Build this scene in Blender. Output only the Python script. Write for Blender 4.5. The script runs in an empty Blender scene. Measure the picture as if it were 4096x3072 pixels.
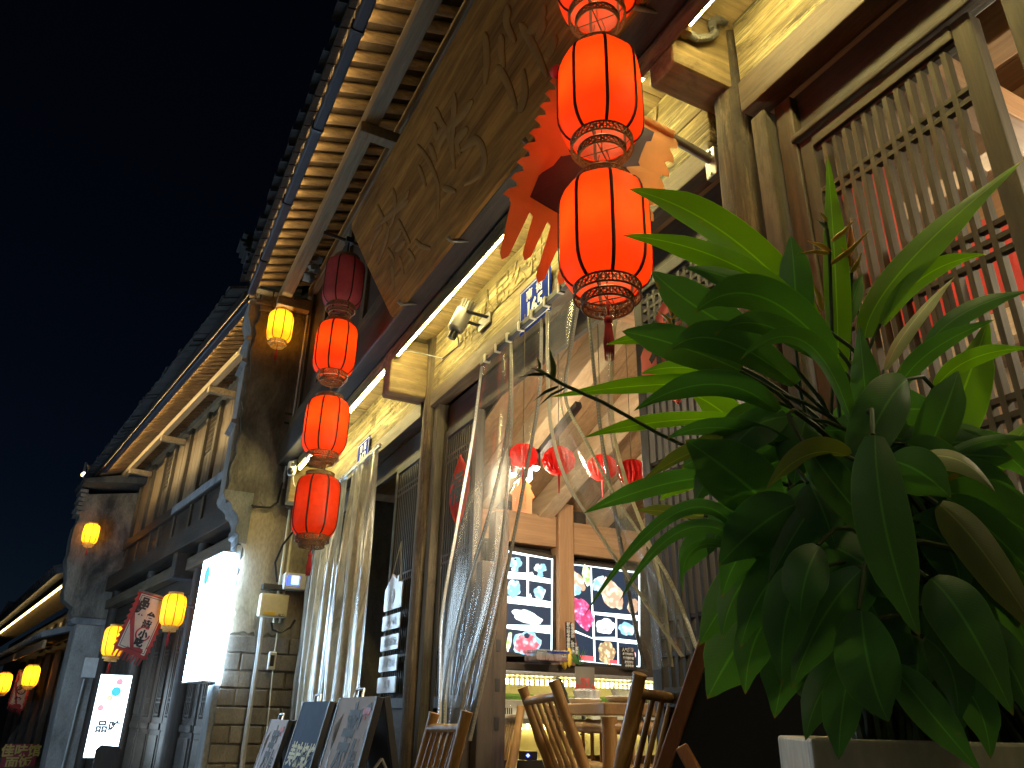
import bpy, bmesh, math, random
from mathutils import Vector as V, Matrix
random.seed(7)
SC = bpy.context.scene
COL = SC.collection
# ---------------------------------------------------------------- camera, sky, exposure
FPX = 3053.0
RT = Matrix(((0.45960072, -0.34876633, -0.81677979), (0.88794044, 0.19922842, 0.41457184), (0.01813704, -0.91578932, 0.40124925)))
EYE = V((0, 0, 1.0))
cam = bpy.data.cameras.new('camera'); cam.lens = 36 * FPX / 4096; cam.sensor_width = 36
cam.clip_start = 0.02; cam.clip_end = 500
camo = bpy.data.objects.new('camera', cam); COL.objects.link(camo)
rgt, dwn, fwd = RT.col[0], RT.col[1], RT.col[2]
camo.matrix_world = Matrix.Translation(EYE) @ Matrix((rgt, -dwn, -fwd)).transposed().to_4x4()
SC.camera = camo
w = bpy.data.worlds.new('World'); SC.world = w; w.use_nodes = True
nt = w.node_tree; bg = nt.nodes['Background']
sky = nt.nodes.new('ShaderNodeTexSky'); sky.sky_type = 'NISHITA'; sky.sun_disc = False
sky.sun_elevation = math.radians(35); sky.sun_rotation = math.radians(60); sky.altitude = 100   # moonlit night sky, very dim
sky.dust_density = 0; sky.ozone_density = 8; sky.air_density = .7
nt.links.new(sky.outputs[0], bg.inputs[0]); bg.inputs[1].default_value = 0.0005
sun = bpy.data.lights.new('moonlight', 'SUN'); sun.energy = 0.012; sun.angle = math.radians(10); sun.color = (.7, .8, 1)
suno = bpy.data.objects.new('moonlight', sun); COL.objects.link(suno)
suno.rotation_euler = (math.radians(50), 0, math.radians(20))
SC.view_settings.view_transform = 'Standard'; SC.view_settings.look = 'None'
SC.view_settings.exposure = 1.45; SC.view_settings.gamma = 1.0
try: SC.view_settings.use_curve_mapping = False
except Exception: pass
SC.render.engine = 'CYCLES'
cy = SC.cycles
cy.use_denoising = True; cy.max_bounces = 8; cy.diffuse_bounces = 3; cy.glossy_bounces = 3
cy.transmission_bounces = 6; cy.transparent_max_bounces = 14; cy.sample_clamp_indirect = 4.0; cy.sample_clamp_direct = 0
cy.caustics_reflective = False; cy.caustics_refractive = False; cy.blur_glossy = 0.5

# ---------------------------------------------------------------- measuring helpers
def ray(px, py): return RT @ V((px - 2048, py - 1536, FPX)) / FPX
def at(px, py, d): return EYE + ray(px, py) * d
def aty(px, py, y): r = ray(px, py); return EYE + r * (y / r.y)
def atx(px, py, x): r = ray(px, py); return EYE + r * (x / r.x)
S = 4096 / 2212.0
def vw(x, y, d): return at(x * S, y * S, d)
D = 1.6
# frame of the second and third house: u runs along their fronts, w into them
A2 = math.atan2(-0.15619, -0.98773)
U2 = V((-0.98773, -0.15619, 0)); N2 = V((-0.15619, 0.98773, 0)); O2 = V((-7.7, 1.5, 0))
F2 = Matrix.Translation(O2) @ Matrix((U2, N2, V((0, 0, 1)))).transposed().to_4x4()   # left-handed (u, w, z)

# ---------------------------------------------------------------- materials
def newmat(name):
    m = bpy.data.materials.new(name); m.use_nodes = True
    return m, m.node_tree, m.node_tree.nodes['Principled BSDF']
def L(nt, a, b): nt.links.new(a, b)
def N(nt, t, **kw):
    n = nt.nodes.new(t)
    for k, v in kw.items():
        if k in n.inputs: n.inputs[k].default_value = v
        else: setattr(n, k, v)
    return n
def ramp(nt, fac, stops):
    r = nt.nodes.new('ShaderNodeValToRGB'); e = r.color_ramp.elements
    while len(e) < len(stops): e.new(.5)
    for i, (p, c) in enumerate(stops): e[i].position = p; e[i].color = (*c, 1)
    L(nt, fac, r.inputs[0]); return r
def coords(nt, scale=(1, 1, 1), rnd=True):
    tc = N(nt, 'ShaderNodeTexCoord'); mp = N(nt, 'ShaderNodeMapping'); mp.inputs['Scale'].default_value = scale
    if rnd:
        oi = N(nt, 'ShaderNodeObjectInfo'); mu = N(nt, 'ShaderNodeVectorMath', operation='MULTIPLY_ADD')
        cx = N(nt, 'ShaderNodeCombineXYZ'); L(nt, oi.outputs['Random'], cx.inputs[0]); L(nt, oi.outputs['Random'], cx.inputs[1]); L(nt, oi.outputs['Random'], cx.inputs[2])
        L(nt, cx.outputs[0], mu.inputs[0]); mu.inputs[1].default_value = (37.1, 19.7, 53.3); L(nt, tc.outputs['Object'], mu.inputs[2])
        L(nt, mu.outputs[0], mp.inputs[0])
    else: L(nt, tc.outputs['Object'], mp.inputs[0])
    return mp.outputs[0]
def bump(nt, p, h, s=.3, d=.01):
    b = N(nt, 'ShaderNodeBump'); b.inputs['Strength'].default_value = s; b.inputs['Distance'].default_value = d
    L(nt, h, b.inputs['Height']); L(nt, b.outputs[0], p.inputs['Normal'])
def wood(name, c1, c2, axis='x', rough=.6, blotch=.5, scale=1.0, bmp=.35, c3=None, grunge=0):
    m, nt, p = newmat(name)
    a = {'x': (1.2, 22, 22), 'y': (22, 1.2, 22), 'z': (22, 22, 1.2)}[axis]
    co = coords(nt, tuple(v * scale for v in a))
    n1 = N(nt, 'ShaderNodeTexNoise', Scale=1.6, Detail=9.0, Roughness=.68, Distortion=.9); L(nt, co, n1.inputs['Vector'])
    r1 = ramp(nt, n1.outputs['Fac'], [(.30, c1), (.52, tuple((x + y) / 2 for x, y in zip(c1, c2))), (.70, c2)])
    co2 = coords(nt, tuple(v * .12 + .8 for v in a))
    n2 = N(nt, 'ShaderNodeTexNoise', Scale=1.7, Detail=6.0, Roughness=.6); L(nt, co2, n2.inputs['Vector'])
    r2 = ramp(nt, n2.outputs['Fac'], [(.32, (1 - blotch,) * 3), (.62, (1.0,) * 3)])
    mx = N(nt, 'ShaderNodeMix', data_type='RGBA', blend_type='MULTIPLY'); mx.inputs[0].default_value = 1
    L(nt, r1.outputs[0], mx.inputs[6]); L(nt, r2.outputs[0], mx.inputs[7])
    out = mx.outputs[2]
    if c3:
        n3 = N(nt, 'ShaderNodeTexNoise', Scale=1.1, Detail=9.0, Roughness=.8); L(nt, co, n3.inputs['Vector'])
        r3 = ramp(nt, n3.outputs['Fac'], [(.52, (0, 0, 0)), (.62, (.8, .8, .8))])
        m3 = N(nt, 'ShaderNodeMix', data_type='RGBA'); L(nt, r3.outputs[0], m3.inputs[0]); L(nt, out, m3.inputs[6]); m3.inputs[7].default_value = (*c3, 1)
        out = m3.outputs[2]
    hgt_ = n1.outputs['Fac']
    if grunge:
        co3 = coords(nt, tuple(.35 if v < 2 else 1.0 for v in a)); n4 = N(nt, 'ShaderNodeTexNoise', Scale=11.0, Detail=12.0, Roughness=.78, Distortion=.4); L(nt, co3, n4.inputs['Vector'])
        r4 = ramp(nt, n4.outputs['Fac'], [(.36, (1 - grunge,) * 3), (.47, (.9,) * 3), (.56, (1.0,) * 3), (.68, (1.25, 1.22, 1.1))])
        m4 = N(nt, 'ShaderNodeMix', data_type='RGBA', blend_type='MULTIPLY'); m4.inputs[0].default_value = 1; L(nt, out, m4.inputs[6]); L(nt, r4.outputs[0], m4.inputs[7]); out = m4.outputs[2]
        ah = N(nt, 'ShaderNodeMath', operation='MULTIPLY_ADD'); L(nt, n4.outputs['Fac'], ah.inputs[0]); ah.inputs[1].default_value = 1.2; L(nt, n1.outputs['Fac'], ah.inputs[2]); hgt_ = ah.outputs[0]
    L(nt, out, p.inputs['Base Color'])
    rr = N(nt, 'ShaderNodeMapRange'); rr.inputs['To Min'].default_value = rough - .12; rr.inputs['To Max'].default_value = rough + .15
    L(nt, n2.outputs['Fac'], rr.inputs['Value']); L(nt, rr.outputs[0], p.inputs['Roughness'])
    bump(nt, p, hgt_, bmp, .006)
    return m
def grime(name, stops, scale=2.0, rough=.85, bmp=.4, stretch=(1, 1, .45), fine=18, metal=0):
    m, nt, p = newmat(name)
    co = coords(nt, stretch)
    n1 = N(nt, 'ShaderNodeTexNoise', Scale=scale, Detail=9.0, Roughness=.66, Distortion=.35); L(nt, co, n1.inputs['Vector'])
    r1 = ramp(nt, n1.outputs['Fac'], stops)
    n2 = N(nt, 'ShaderNodeTexNoise', Scale=scale * fine, Detail=4.0); L(nt, co, n2.inputs['Vector'])
    r2 = ramp(nt, n2.outputs['Fac'], [(.3, (.72,) * 3), (.7, (1.0,) * 3)])
    mx = N(nt, 'ShaderNodeMix', data_type='RGBA', blend_type='MULTIPLY'); mx.inputs[0].default_value = 1
    L(nt, r1.outputs[0], mx.inputs[6]); L(nt, r2.outputs[0], mx.inputs[7]); L(nt, mx.outputs[2], p.inputs['Base Color'])
    p.inputs['Roughness'].default_value = rough; p.inputs['Metallic'].default_value = metal
    ad = N(nt, 'ShaderNodeMath', operation='MULTIPLY_ADD'); L(nt, n2.outputs['Fac'], ad.inputs[0]); ad.inputs[1].default_value = .3; L(nt, n1.outputs['Fac'], ad.inputs[2])
    bump(nt, p, ad.outputs[0], bmp, .02)
    return m
def plain(name, c, rough=.5, metal=0, noise=.12, coat=0, trans=0, bmp=0):
    m, nt, p = newmat(name)
    co = coords(nt); n = N(nt, 'ShaderNodeTexNoise', Scale=14.0, Detail=6.0, Roughness=.6); L(nt, co, n.inputs['Vector'])
    r = ramp(nt, n.outputs['Fac'], [(.25, tuple(x * (1 - noise * 2) for x in c)), (.7, c)])
    L(nt, r.outputs[0], p.inputs['Base Color']); p.inputs['Roughness'].default_value = rough; p.inputs['Metallic'].default_value = metal
    p.inputs['Coat Weight'].default_value = coat
    if 'enamel' in name: p.inputs['Specular IOR Level'].default_value = .03
    if bmp: bump(nt, p, n.outputs['Fac'], bmp, .004)
    return m
def emit(name, c, s):
    m, nt, p = newmat(name)
    p.inputs['Base Color'].default_value = (*[min(1, x) * .6 for x in c], 1); p.inputs['Emission Color'].default_value = (*c, 1); p.inputs['Emission Strength'].default_value = s
    return m
def fabric_lit(name, c, t=.55, spots=None):
    """thin cloth that passes light: diffuse + translucent"""
    m, nt, p = newmat(name)
    nt.nodes.remove(p); out = [n for n in nt.nodes if n.type == 'OUTPUT_MATERIAL'][0]
    co = coords(nt); n = N(nt, 'ShaderNodeTexNoise', Scale=7.0, Detail=4.0); L(nt, co, n.inputs['Vector'])
    r = ramp(nt, n.outputs['Fac'], [(.3, tuple(x * .84 for x in c)), (.65, c)]); colour = r.outputs[0]
    if spots:
        n2 = N(nt, 'ShaderNodeTexNoise', Scale=34.0, Detail=5.0, Roughness=.8); L(nt, co, n2.inputs['Vector'])
        r2 = ramp(nt, n2.outputs['Fac'], [(.60, (0, 0, 0)), (.70, (1, 1, 1))])
        mm = N(nt, 'ShaderNodeMix', data_type='RGBA'); L(nt, r2.outputs[0], mm.inputs[0]); L(nt, colour, mm.inputs[6]); mm.inputs[7].default_value = (*spots, 1); colour = mm.outputs[2]
    d = N(nt, 'ShaderNodeBsdfDiffuse'); t_ = N(nt, 'ShaderNodeBsdfTranslucent'); mx = N(nt, 'ShaderNodeMixShader'); mx.inputs[0].default_value = t
    L(nt, colour, d.inputs[0]); L(nt, colour, t_.inputs[0]); L(nt, d.outputs[0], mx.inputs[1]); L(nt, t_.outputs[0], mx.inputs[2])
    g = N(nt, 'ShaderNodeBsdfGlossy'); g.inputs['Roughness'].default_value = .55; m2 = N(nt, 'ShaderNodeMixShader'); m2.inputs[0].default_value = .03
    L(nt, mx.outputs[0], m2.inputs[1]); L(nt, g.outputs[0], m2.inputs[2]); L(nt, m2.outputs[0], out.inputs[0])
    return m
def clear(name, tint, haze, gloss=.6, rough=.06, hazec=(.8, .8, .75), trans=0.5, bm=.25):
    """clear soft PVC or glass: see-through, with a glossy film and a little milkiness"""
    m, nt, p = newmat(name); nt.nodes.remove(p); out = [n for n in nt.nodes if n.type == 'OUTPUT_MATERIAL'][0]
    tr = N(nt, 'ShaderNodeBsdfTransparent'); tr.inputs[0].default_value = (*tint, 1)
    df = N(nt, 'ShaderNodeBsdfDiffuse'); df.inputs[0].default_value = (*hazec, 1); tl = N(nt, 'ShaderNodeBsdfTranslucent'); tl.inputs[0].default_value = (*hazec, 1)
    dm = N(nt, 'ShaderNodeMixShader'); dm.inputs[0].default_value = trans; L(nt, df.outputs[0], dm.inputs[1]); L(nt, tl.outputs[0], dm.inputs[2])
    co = coords(nt, (3, 3, .8)); n = N(nt, 'ShaderNodeTexNoise', Scale=4.0, Detail=7.0, Roughness=.7, Distortion=1.2); L(nt, co, n.inputs['Vector'])
    mr = N(nt, 'ShaderNodeMapRange'); mr.inputs['From Min'].default_value = .35; mr.inputs['From Max'].default_value = .75; mr.inputs['To Min'].default_value = haze * .5; mr.inputs['To Max'].default_value = haze * 1.7
    L(nt, n.outputs['Fac'], mr.inputs['Value'])
    m1 = N(nt, 'ShaderNodeMixShader'); L(nt, mr.outputs[0], m1.inputs[0]); L(nt, tr.outputs[0], m1.inputs[1]); L(nt, dm.outputs[0], m1.inputs[2])
    g = N(nt, 'ShaderNodeBsdfGlossy'); g.inputs['Roughness'].default_value = rough
    b = N(nt, 'ShaderNodeBump'); b.inputs['Strength'].default_value = bm; b.inputs['Distance'].default_value = .01; L(nt, n.outputs['Fac'], b.inputs['Height']); L(nt, b.outputs[0], g.inputs['Normal'])
    lw = N(nt, 'ShaderNodeLayerWeight'); lw.inputs[0].default_value = .32; sc_ = N(nt, 'ShaderNodeMath', operation='MULTIPLY'); L(nt, lw.outputs['Fresnel'], sc_.inputs[0]); sc_.inputs[1].default_value = gloss
    m2 = N(nt, 'ShaderNodeMixShader'); L(nt, sc_.outputs[0], m2.inputs[0]); L(nt, m1.outputs[0], m2.inputs[1]); L(nt, g.outputs[0], m2.inputs[2]); L(nt, m2.outputs[0], out.inputs[0])
    return m
def leafmat(name, c, t):
    m, nt, p = newmat(name)
    co = coords(nt); n = N(nt, 'ShaderNodeTexNoise', Scale=5.0, Detail=5.0); L(nt, co, n.inputs['Vector'])
    uv = N(nt, 'ShaderNodeTexCoord'); sep = N(nt, 'ShaderNodeSeparateXYZ'); L(nt, uv.outputs['UV'], sep.inputs[0])
    # side veins: slanting stripes from the midrib outwards
    ab = N(nt, 'ShaderNodeMath', operation='ABSOLUTE'); sb = N(nt, 'ShaderNodeMath', operation='SUBTRACT'); L(nt, sep.outputs[0], sb.inputs[0]); sb.inputs[1].default_value = .5; L(nt, sb.outputs[0], ab.inputs[0])
    ma = N(nt, 'ShaderNodeMath', operation='MULTIPLY_ADD'); L(nt, ab.outputs[0], ma.inputs[0]); ma.inputs[1].default_value = -.35; L(nt, sep.outputs[1], ma.inputs[2])
    si = N(nt, 'ShaderNodeMath', operation='MULTIPLY'); L(nt, ma.outputs[0], si.inputs[0]); si.inputs[1].default_value = 210
    sn = N(nt, 'ShaderNodeMath', operation='SINE'); L(nt, si.outputs[0], sn.inputs[0])
    r = ramp(nt, n.outputs['Fac'], [(.3, tuple(x * .7 for x in c)), (.7, c)])
    rib = ramp(nt, ab.outputs[0], [(.012, (1.9, 1.9, 1.5)), (.03, (1, 1, 1)), (.47, (1, 1, 1)), (.5, (1.5, 1.4, 1.0))])
    mx = N(nt, 'ShaderNodeMix', data_type='RGBA', blend_type='MULTIPLY'); mx.inputs[0].default_value = 1; L(nt, r.outputs[0], mx.inputs[6]); L(nt, rib.outputs[0], mx.inputs[7])
    # brown speckles and a dry tip
    n2 = N(nt, 'ShaderNodeTexNoise', Scale=24.0, Detail=3.0); L(nt, co, n2.inputs['Vector']); sp = ramp(nt, n2.outputs['Fac'], [(.70, (0, 0, 0)), (.74, (1, 1, 1))])
    tip = ramp(nt, sep.outputs[1], [(.965, (0, 0, 0)), (.99, (1, 1, 1))])
    mxf = N(nt, 'ShaderNodeMath', operation='MAXIMUM'); L(nt, sp.outputs[0], mxf.inputs[0]); L(nt, tip.outputs[0], mxf.inputs[1])
    m3 = N(nt, 'ShaderNodeMix', data_type='RGBA'); L(nt, mxf.outputs[0], m3.inputs[0]); L(nt, mx.outputs[2], m3.inputs[6]); m3.inputs[7].default_value = (.16, .12, .04, 1)
    L(nt, m3.outputs[2], p.inputs['Base Color']); p.inputs['Roughness'].default_value = .46
    b = N(nt, 'ShaderNodeBump'); b.inputs['Strength'].default_value = .05; b.inputs['Distance'].default_value = .002; L(nt, sn.outputs[0], b.inputs['Height']); L(nt, b.outputs[0], p.inputs['Normal'])
    out = [n for n in nt.nodes if n.type == 'OUTPUT_MATERIAL'][0]
    tl = N(nt, 'ShaderNodeBsdfTranslucent'); hs = N(nt, 'ShaderNodeMix', data_type='RGBA', blend_type='MULTIPLY'); hs.inputs[0].default_value = 1; L(nt, m3.outputs[2], hs.inputs[6]); hs.inputs[7].default_value = (2.6, 2.8, .5, 1)
    L(nt, hs.outputs[2], tl.inputs[0]); ms = N(nt, 'ShaderNodeMixShader'); ms.inputs[0].default_value = t
    L(nt, p.outputs[0], ms.inputs[1]); L(nt, tl.outputs[0], ms.inputs[2]); L(nt, ms.outputs[0], out.inputs[0])
    return m

M = {}
M['wood_dark'] = wood('dark_timber_x', (.022, .015, .010), (.075, .052, .034), 'x', grunge=.45)
M['wood_dark_z'] = wood('dark_timber_z', (.022, .015, .010), (.07, .048, .032), 'z', grunge=.45)
M['wood_dark_y'] = wood('dark_timber_y', (.022, .015, .010), (.07, .048, .032), 'y', grunge=.45)
M['wood_brown'] = wood('brown_timber_x', (.062, .043, .023), (.18, .13, .075), 'x', grunge=.45)
M['wood_brown_z'] = wood('brown_timber_z', (.062, .043, .023), (.18, .13, .075), 'z', grunge=.45)
M['wood_brown_y'] = wood('brown_timber_y', (.062, .043, .023), (.18, .13, .075), 'y', grunge=.45)
M['wood_pale_z'] = wood('pale_panel_z', (.12, .078, .038), (.29, .195, .10), 'z', .6, .3)
M['wood_old'] = wood('weathered_board_x', (.10, .075, .03), (.34, .265, .11), 'x', .85, .6, 1.0, .8, (.46, .39, .20), .8)
M['wood_oldy'] = wood('weathered_board_y', (.14, .095, .038), (.36, .26, .115), 'y', .75, .4, .7, .5, grunge=.45)
M['wood_grey_z'] = wood('greyish_post_z', (.05, .04, .025), (.15, .12, .072), 'z', .75, .5, grunge=.5)
M['wood_frame_z'] = wood('lattice_wood_z', (.038, .030, .015), (.115, .088, .045), 'z', .7, .3)
M['wood_frame_x'] = wood('lattice_wood_x', (.038, .030, .015), (.115, .088, .045), 'x', .7, .3)
M['wood_lat_dark'] = wood('dark_lattice_wood', (.022, .019, .017), (.065, .056, .047), 'z', .55, .3)
M['wood_pine'] = wood('pine_board_x', (.34, .19, .09), (.56, .36, .19), 'x', .55, .15)
M['wood_pine_y'] = wood('pine_board_y', (.32, .17, .08), (.52, .31, .16), 'y', .55, .15)
M['wood_pine_z'] = wood('pine_board_z', (.32, .17, .08), (.50, .29, .15), 'z', .55, .2)
M['wood_plank'] = wood('ceiling_plank_wood', (.22, .125, .06), (.38, .24, .12), 'x', .6, .2)
M['wood_beam'] = wood('ceiling_beam_wood', (.42, .29, .17), (.60, .45, .28), 'x', .55, .15)
M['wood_eave'] = wood('eave_purlin', (.20, .14, .075), (.38, .28, .16), 'x', .65, .25)
M['wood_rafter'] = wood('rafter_wood', (.10, .055, .022), (.28, .165, .068), 'y', .65, .35)
M['wood_roof'] = wood('roof_board', (.05, .03, .018), (.13, .08, .045), 'y', .75, .4)
M['plaque'] = wood('plaque_wood', (.14, .066, .014), (.46, .25, .065), 'x', .8, .45, .8, .5)
M['plaque'].node_tree.nodes['Principled BSDF'].inputs['Specular IOR Level'].default_value = .15
M['carve'] = plain('carved_stroke_lacquer', (.25, .138, .036), .7, 0, .15)
M['carve'].node_tree.nodes['Principled BSDF'].inputs['Specular IOR Level'].default_value = .2
M['column'] = wood('peeling_column', (.035, .024, .013), (.13, .09, .045), 'z', .75, .6, 1.0, .8, (.19, .145, .08), .75)
M['plaster_dark'] = grime('stained_plaster', [(.30, (.04, .039, .037)), (.43, (.12, .11, .095)), (.54, (.22, .20, .165)), (.7, (.34, .31, .26))], 2.6, .9, .7)
M['plaster_low'] = grime('flaking_plaster', [(.28, (.10, .08, .055)), (.45, (.25, .20, .13)), (.62, (.36, .30, .21)), (.8, (.42, .37, .28))], 2.8)
M['plaster_pale'] = grime('pale_render', [(.3, (.17, .165, .155)), (.5, (.32, .31, .29)), (.75, (.46, .45, .42))], 3.0)
M['brick'] = grime('grey_brick', [(.25, (.10, .09, .075)), (.5, (.22, .19, .15)), (.75, (.34, .30, .24))], 6.0)
M['stone'] = grime('carved_grey_stone', [(.25, (.12, .13, .14)), (.5, (.24, .25, .26)), (.75, (.36, .37, .37))], 4.0)
M['tile'] = grime('roof_tile_clay', [(.25, (.022, .023, .025)), (.5, (.05, .052, .055)), (.75, (.09, .09, .09))], 5.0)
M['gutter'] = plain('painted_gutter', (.05, .052, .07), .6, .1)
M['ground'] = grime('stone_street', [(.25, (.06, .058, .055)), (.5, (.12, .115, .105)), (.75, (.18, .17, .16))], 1.5)
M['floor'] = grime('shop_floor', [(.3, (.14, .12, .10)), (.7, (.24, .21, .18))], 2.0, .4)
M['white_wall'] = grime('painted_wall', [(.3, (.42, .40, .37)), (.7, (.6, .58, .54))], 2.0, .7, .1)
M['red_cloth'] = fabric_lit('red_lantern_cloth', (.95, .075, .008), .7)
M['red_dull'] = fabric_lit('unlit_red_lantern_cloth', (.56, .10, .13), .3)
M['amber_cloth'] = fabric_lit('amber_lantern_cloth', (.98, .50, .03), .7, (.75, .28, .01))
M['rib'] = plain('lantern_braid', (.055, .012, .008), .8)
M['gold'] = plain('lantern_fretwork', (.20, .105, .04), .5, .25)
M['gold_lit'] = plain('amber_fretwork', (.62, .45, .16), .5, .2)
M['tassel'] = plain('red_tassel_thread', (.42, .02, .025), .7)
M['wire'] = plain('thin_wire', (.16, .11, .06), .5, .3)
M['black'] = plain('black_plastic', (.012, .012, .013), .4)
M['black_metal'] = plain('black_metal', (.03, .03, .033), .35, .4)
M['grey_metal'] = plain('grey_metal', (.32, .32, .32), .3, .8)
M['bronze_grey'] = plain('grey_spotlight_paint', (.17, .16, .14), .38, .3)
M['steel'] = plain('bare_steel', (.6, .6, .6), .28, .9)
M['white_pl'] = plain('white_plastic', (.72, .72, .70), .35)
M['cream_pl'] = plain('aged_cream_plastic', (.62, .56, .40), .4)
M['yellow_lab'] = plain('yellow_label', (.75, .50, .04), .5)
M['pipe'] = plain('grey_pvc_pipe', (.45, .45, .44), .4)
M['plate_blue'] = plain('blue_enamel', (.014, .03, .24), .9, 0, .1)
M['plate_white'] = plain('white_enamel_letter', (.72, .73, .72), .6)
M['pvc'] = clear('clear_curtain_pvc', (.93, .93, .91), .075, .11, .16, bm=.03, trans=.25)
M['pvc_hazy'] = clear('scuffed_curtain_pvc', (.90, .90, .86), .20, .35, .14, bm=.05, trans=.35)
M['pvc_milky'] = clear('milky_curtain_pvc', (.75, .72, .62), .8, .4, .12, (.80, .72, .54), .35)
M['glass'] = clear('window_glass', (.92, .92, .90), .02, .3, .03)
M['glass_case'] = clear('case_glass', (.95, .97, .95), .04, .5, .03)
M['tub'] = clear('clear_tub', (.85, .88, .95), .35, .6, .1)
M['zip'] = plain('zip_tape', (.30, .30, .28), .5, 0, .2)
M['zip_pale'] = plain('pale_zip_tape', (.62, .60, .50), .45, 0, .2)
M['led'] = emit('led_tube', (1, .84, .34), 42)
M['fill_led_across'] = emit('fill_tube_across', (1, .86, .52), 8)  # glow of the unseen strip added for warm fill
M['led_far'] = emit('far_led_tube', (1, .68, .24), 4)
M['led_eave'] = emit('eave_wash_led', (1, .79, .36), 32)
M['led_eave_far'] = emit('far_eave_wash_led', (1, .78, .36), 80)
M['box_white'] = emit('light_box_face', (.50, .74, 1.0), 15)
M['box_white2'] = emit('small_light_box_face', (.66, .86, 1.0), 4)
M['bulb'] = emit('spot_lens', (1, .93, .80), 40)
M['blue_led'] = emit('blue_indicator', (.03, .05, 1), 12)
M['screen_blue'] = emit('blue_display', (.05, .10, .9), 1.1)
M['screen_pale'] = emit('pale_display', (.35, .60, 1.0), .9)
M['bamboo'] = wood('bamboo_cane', (.24, .12, .04), (.46, .27, .10), 'z', .30, .35, .35, .12)
M['bamboo_x'] = wood('bamboo_cane_x', (.20, .10, .035), (.40, .23, .09), 'x', .32, .35, .35, .12)
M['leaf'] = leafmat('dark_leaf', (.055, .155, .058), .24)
M['leaf_lime'] = leafmat('lime_leaf', (.085, .19, .012), .42)  # yellower green and more translucent than the other leaves
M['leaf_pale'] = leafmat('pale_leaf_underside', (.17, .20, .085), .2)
M['stem'] = plain('plant_stem', (.04, .07, .02), .7)
M['bract_o'] = plain('orange_bract', (.90, .34, .07), .4)
M['bract_y'] = plain('yellow_bract', (.85, .58, .06), .4)
M['bract_g'] = plain('green_bract', (.16, .22, .04), .5)
M['pot'] = grime('white_plastic_planter', [(.3, (.34, .33, .30)), (.7, (.62, .60, .55))], 3.0, .5, .1)
M['soil'] = grime('dark_soil', [(.3, (.02, .015, .01)), (.7, (.06, .045, .03))], 12.0)
M['red_paper'] = fabric_lit('red_paper', (.70, .065, .045), .42)
M['pink_paper'] = plain('faded_red_paper', (.62, .11, .08), .7)
M['ink'] = plain('black_ink', (.012, .011, .010), .6)
M['gold_ink'] = plain('gold_ink', (.65, .42, .08), .4)
M['orange_flag'] = fabric_lit('orange_flag_cloth', (.86, .46, .20), .4)
M['navy_flag'] = fabric_lit('navy_flag_cloth', (.10, .075, .13), .25)
M['red_flag'] = fabric_lit('red_flag_cloth', (.45, .045, .035), .3)
M['cream_flag'] = fabric_lit('cream_flag_cloth', (.95, .88, .70), .4)
M['sign_lilac'] = plain('printed_board_white', (.55, .53, .60), .8, 0, .05)
M['sign_blue'] = plain('printed_board_blue', (.035, .09, .21), .8, 0, .15)
M['sign_text_y'] = plain('pale_yellow_print', (.72, .72, .50), .5)
M['sign_red'] = plain('red_print', (.62, .04, .05), .5)
M['acrylic'] = plain('white_acrylic', (.62, .66, .74), .25, 0, .04)
M['acrylic_text'] = plain('faint_grey_print', (.40, .45, .55), .4)
M['board_dark'] = plain('chalkboard_cloth', (.014, .014, .018), .55)
M['red_board'] = plain('red_sign_board', (.32, .02, .03), .5)
M['orange_frame'] = wood('orange_brown_edge', (.20, .07, .025), (.34, .13, .05), 'z', .45, .2)
M['paper_round'] = fabric_lit('red_tissue_paper', (.85, .03, .025), .5)
print('materials', len(M))

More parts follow.
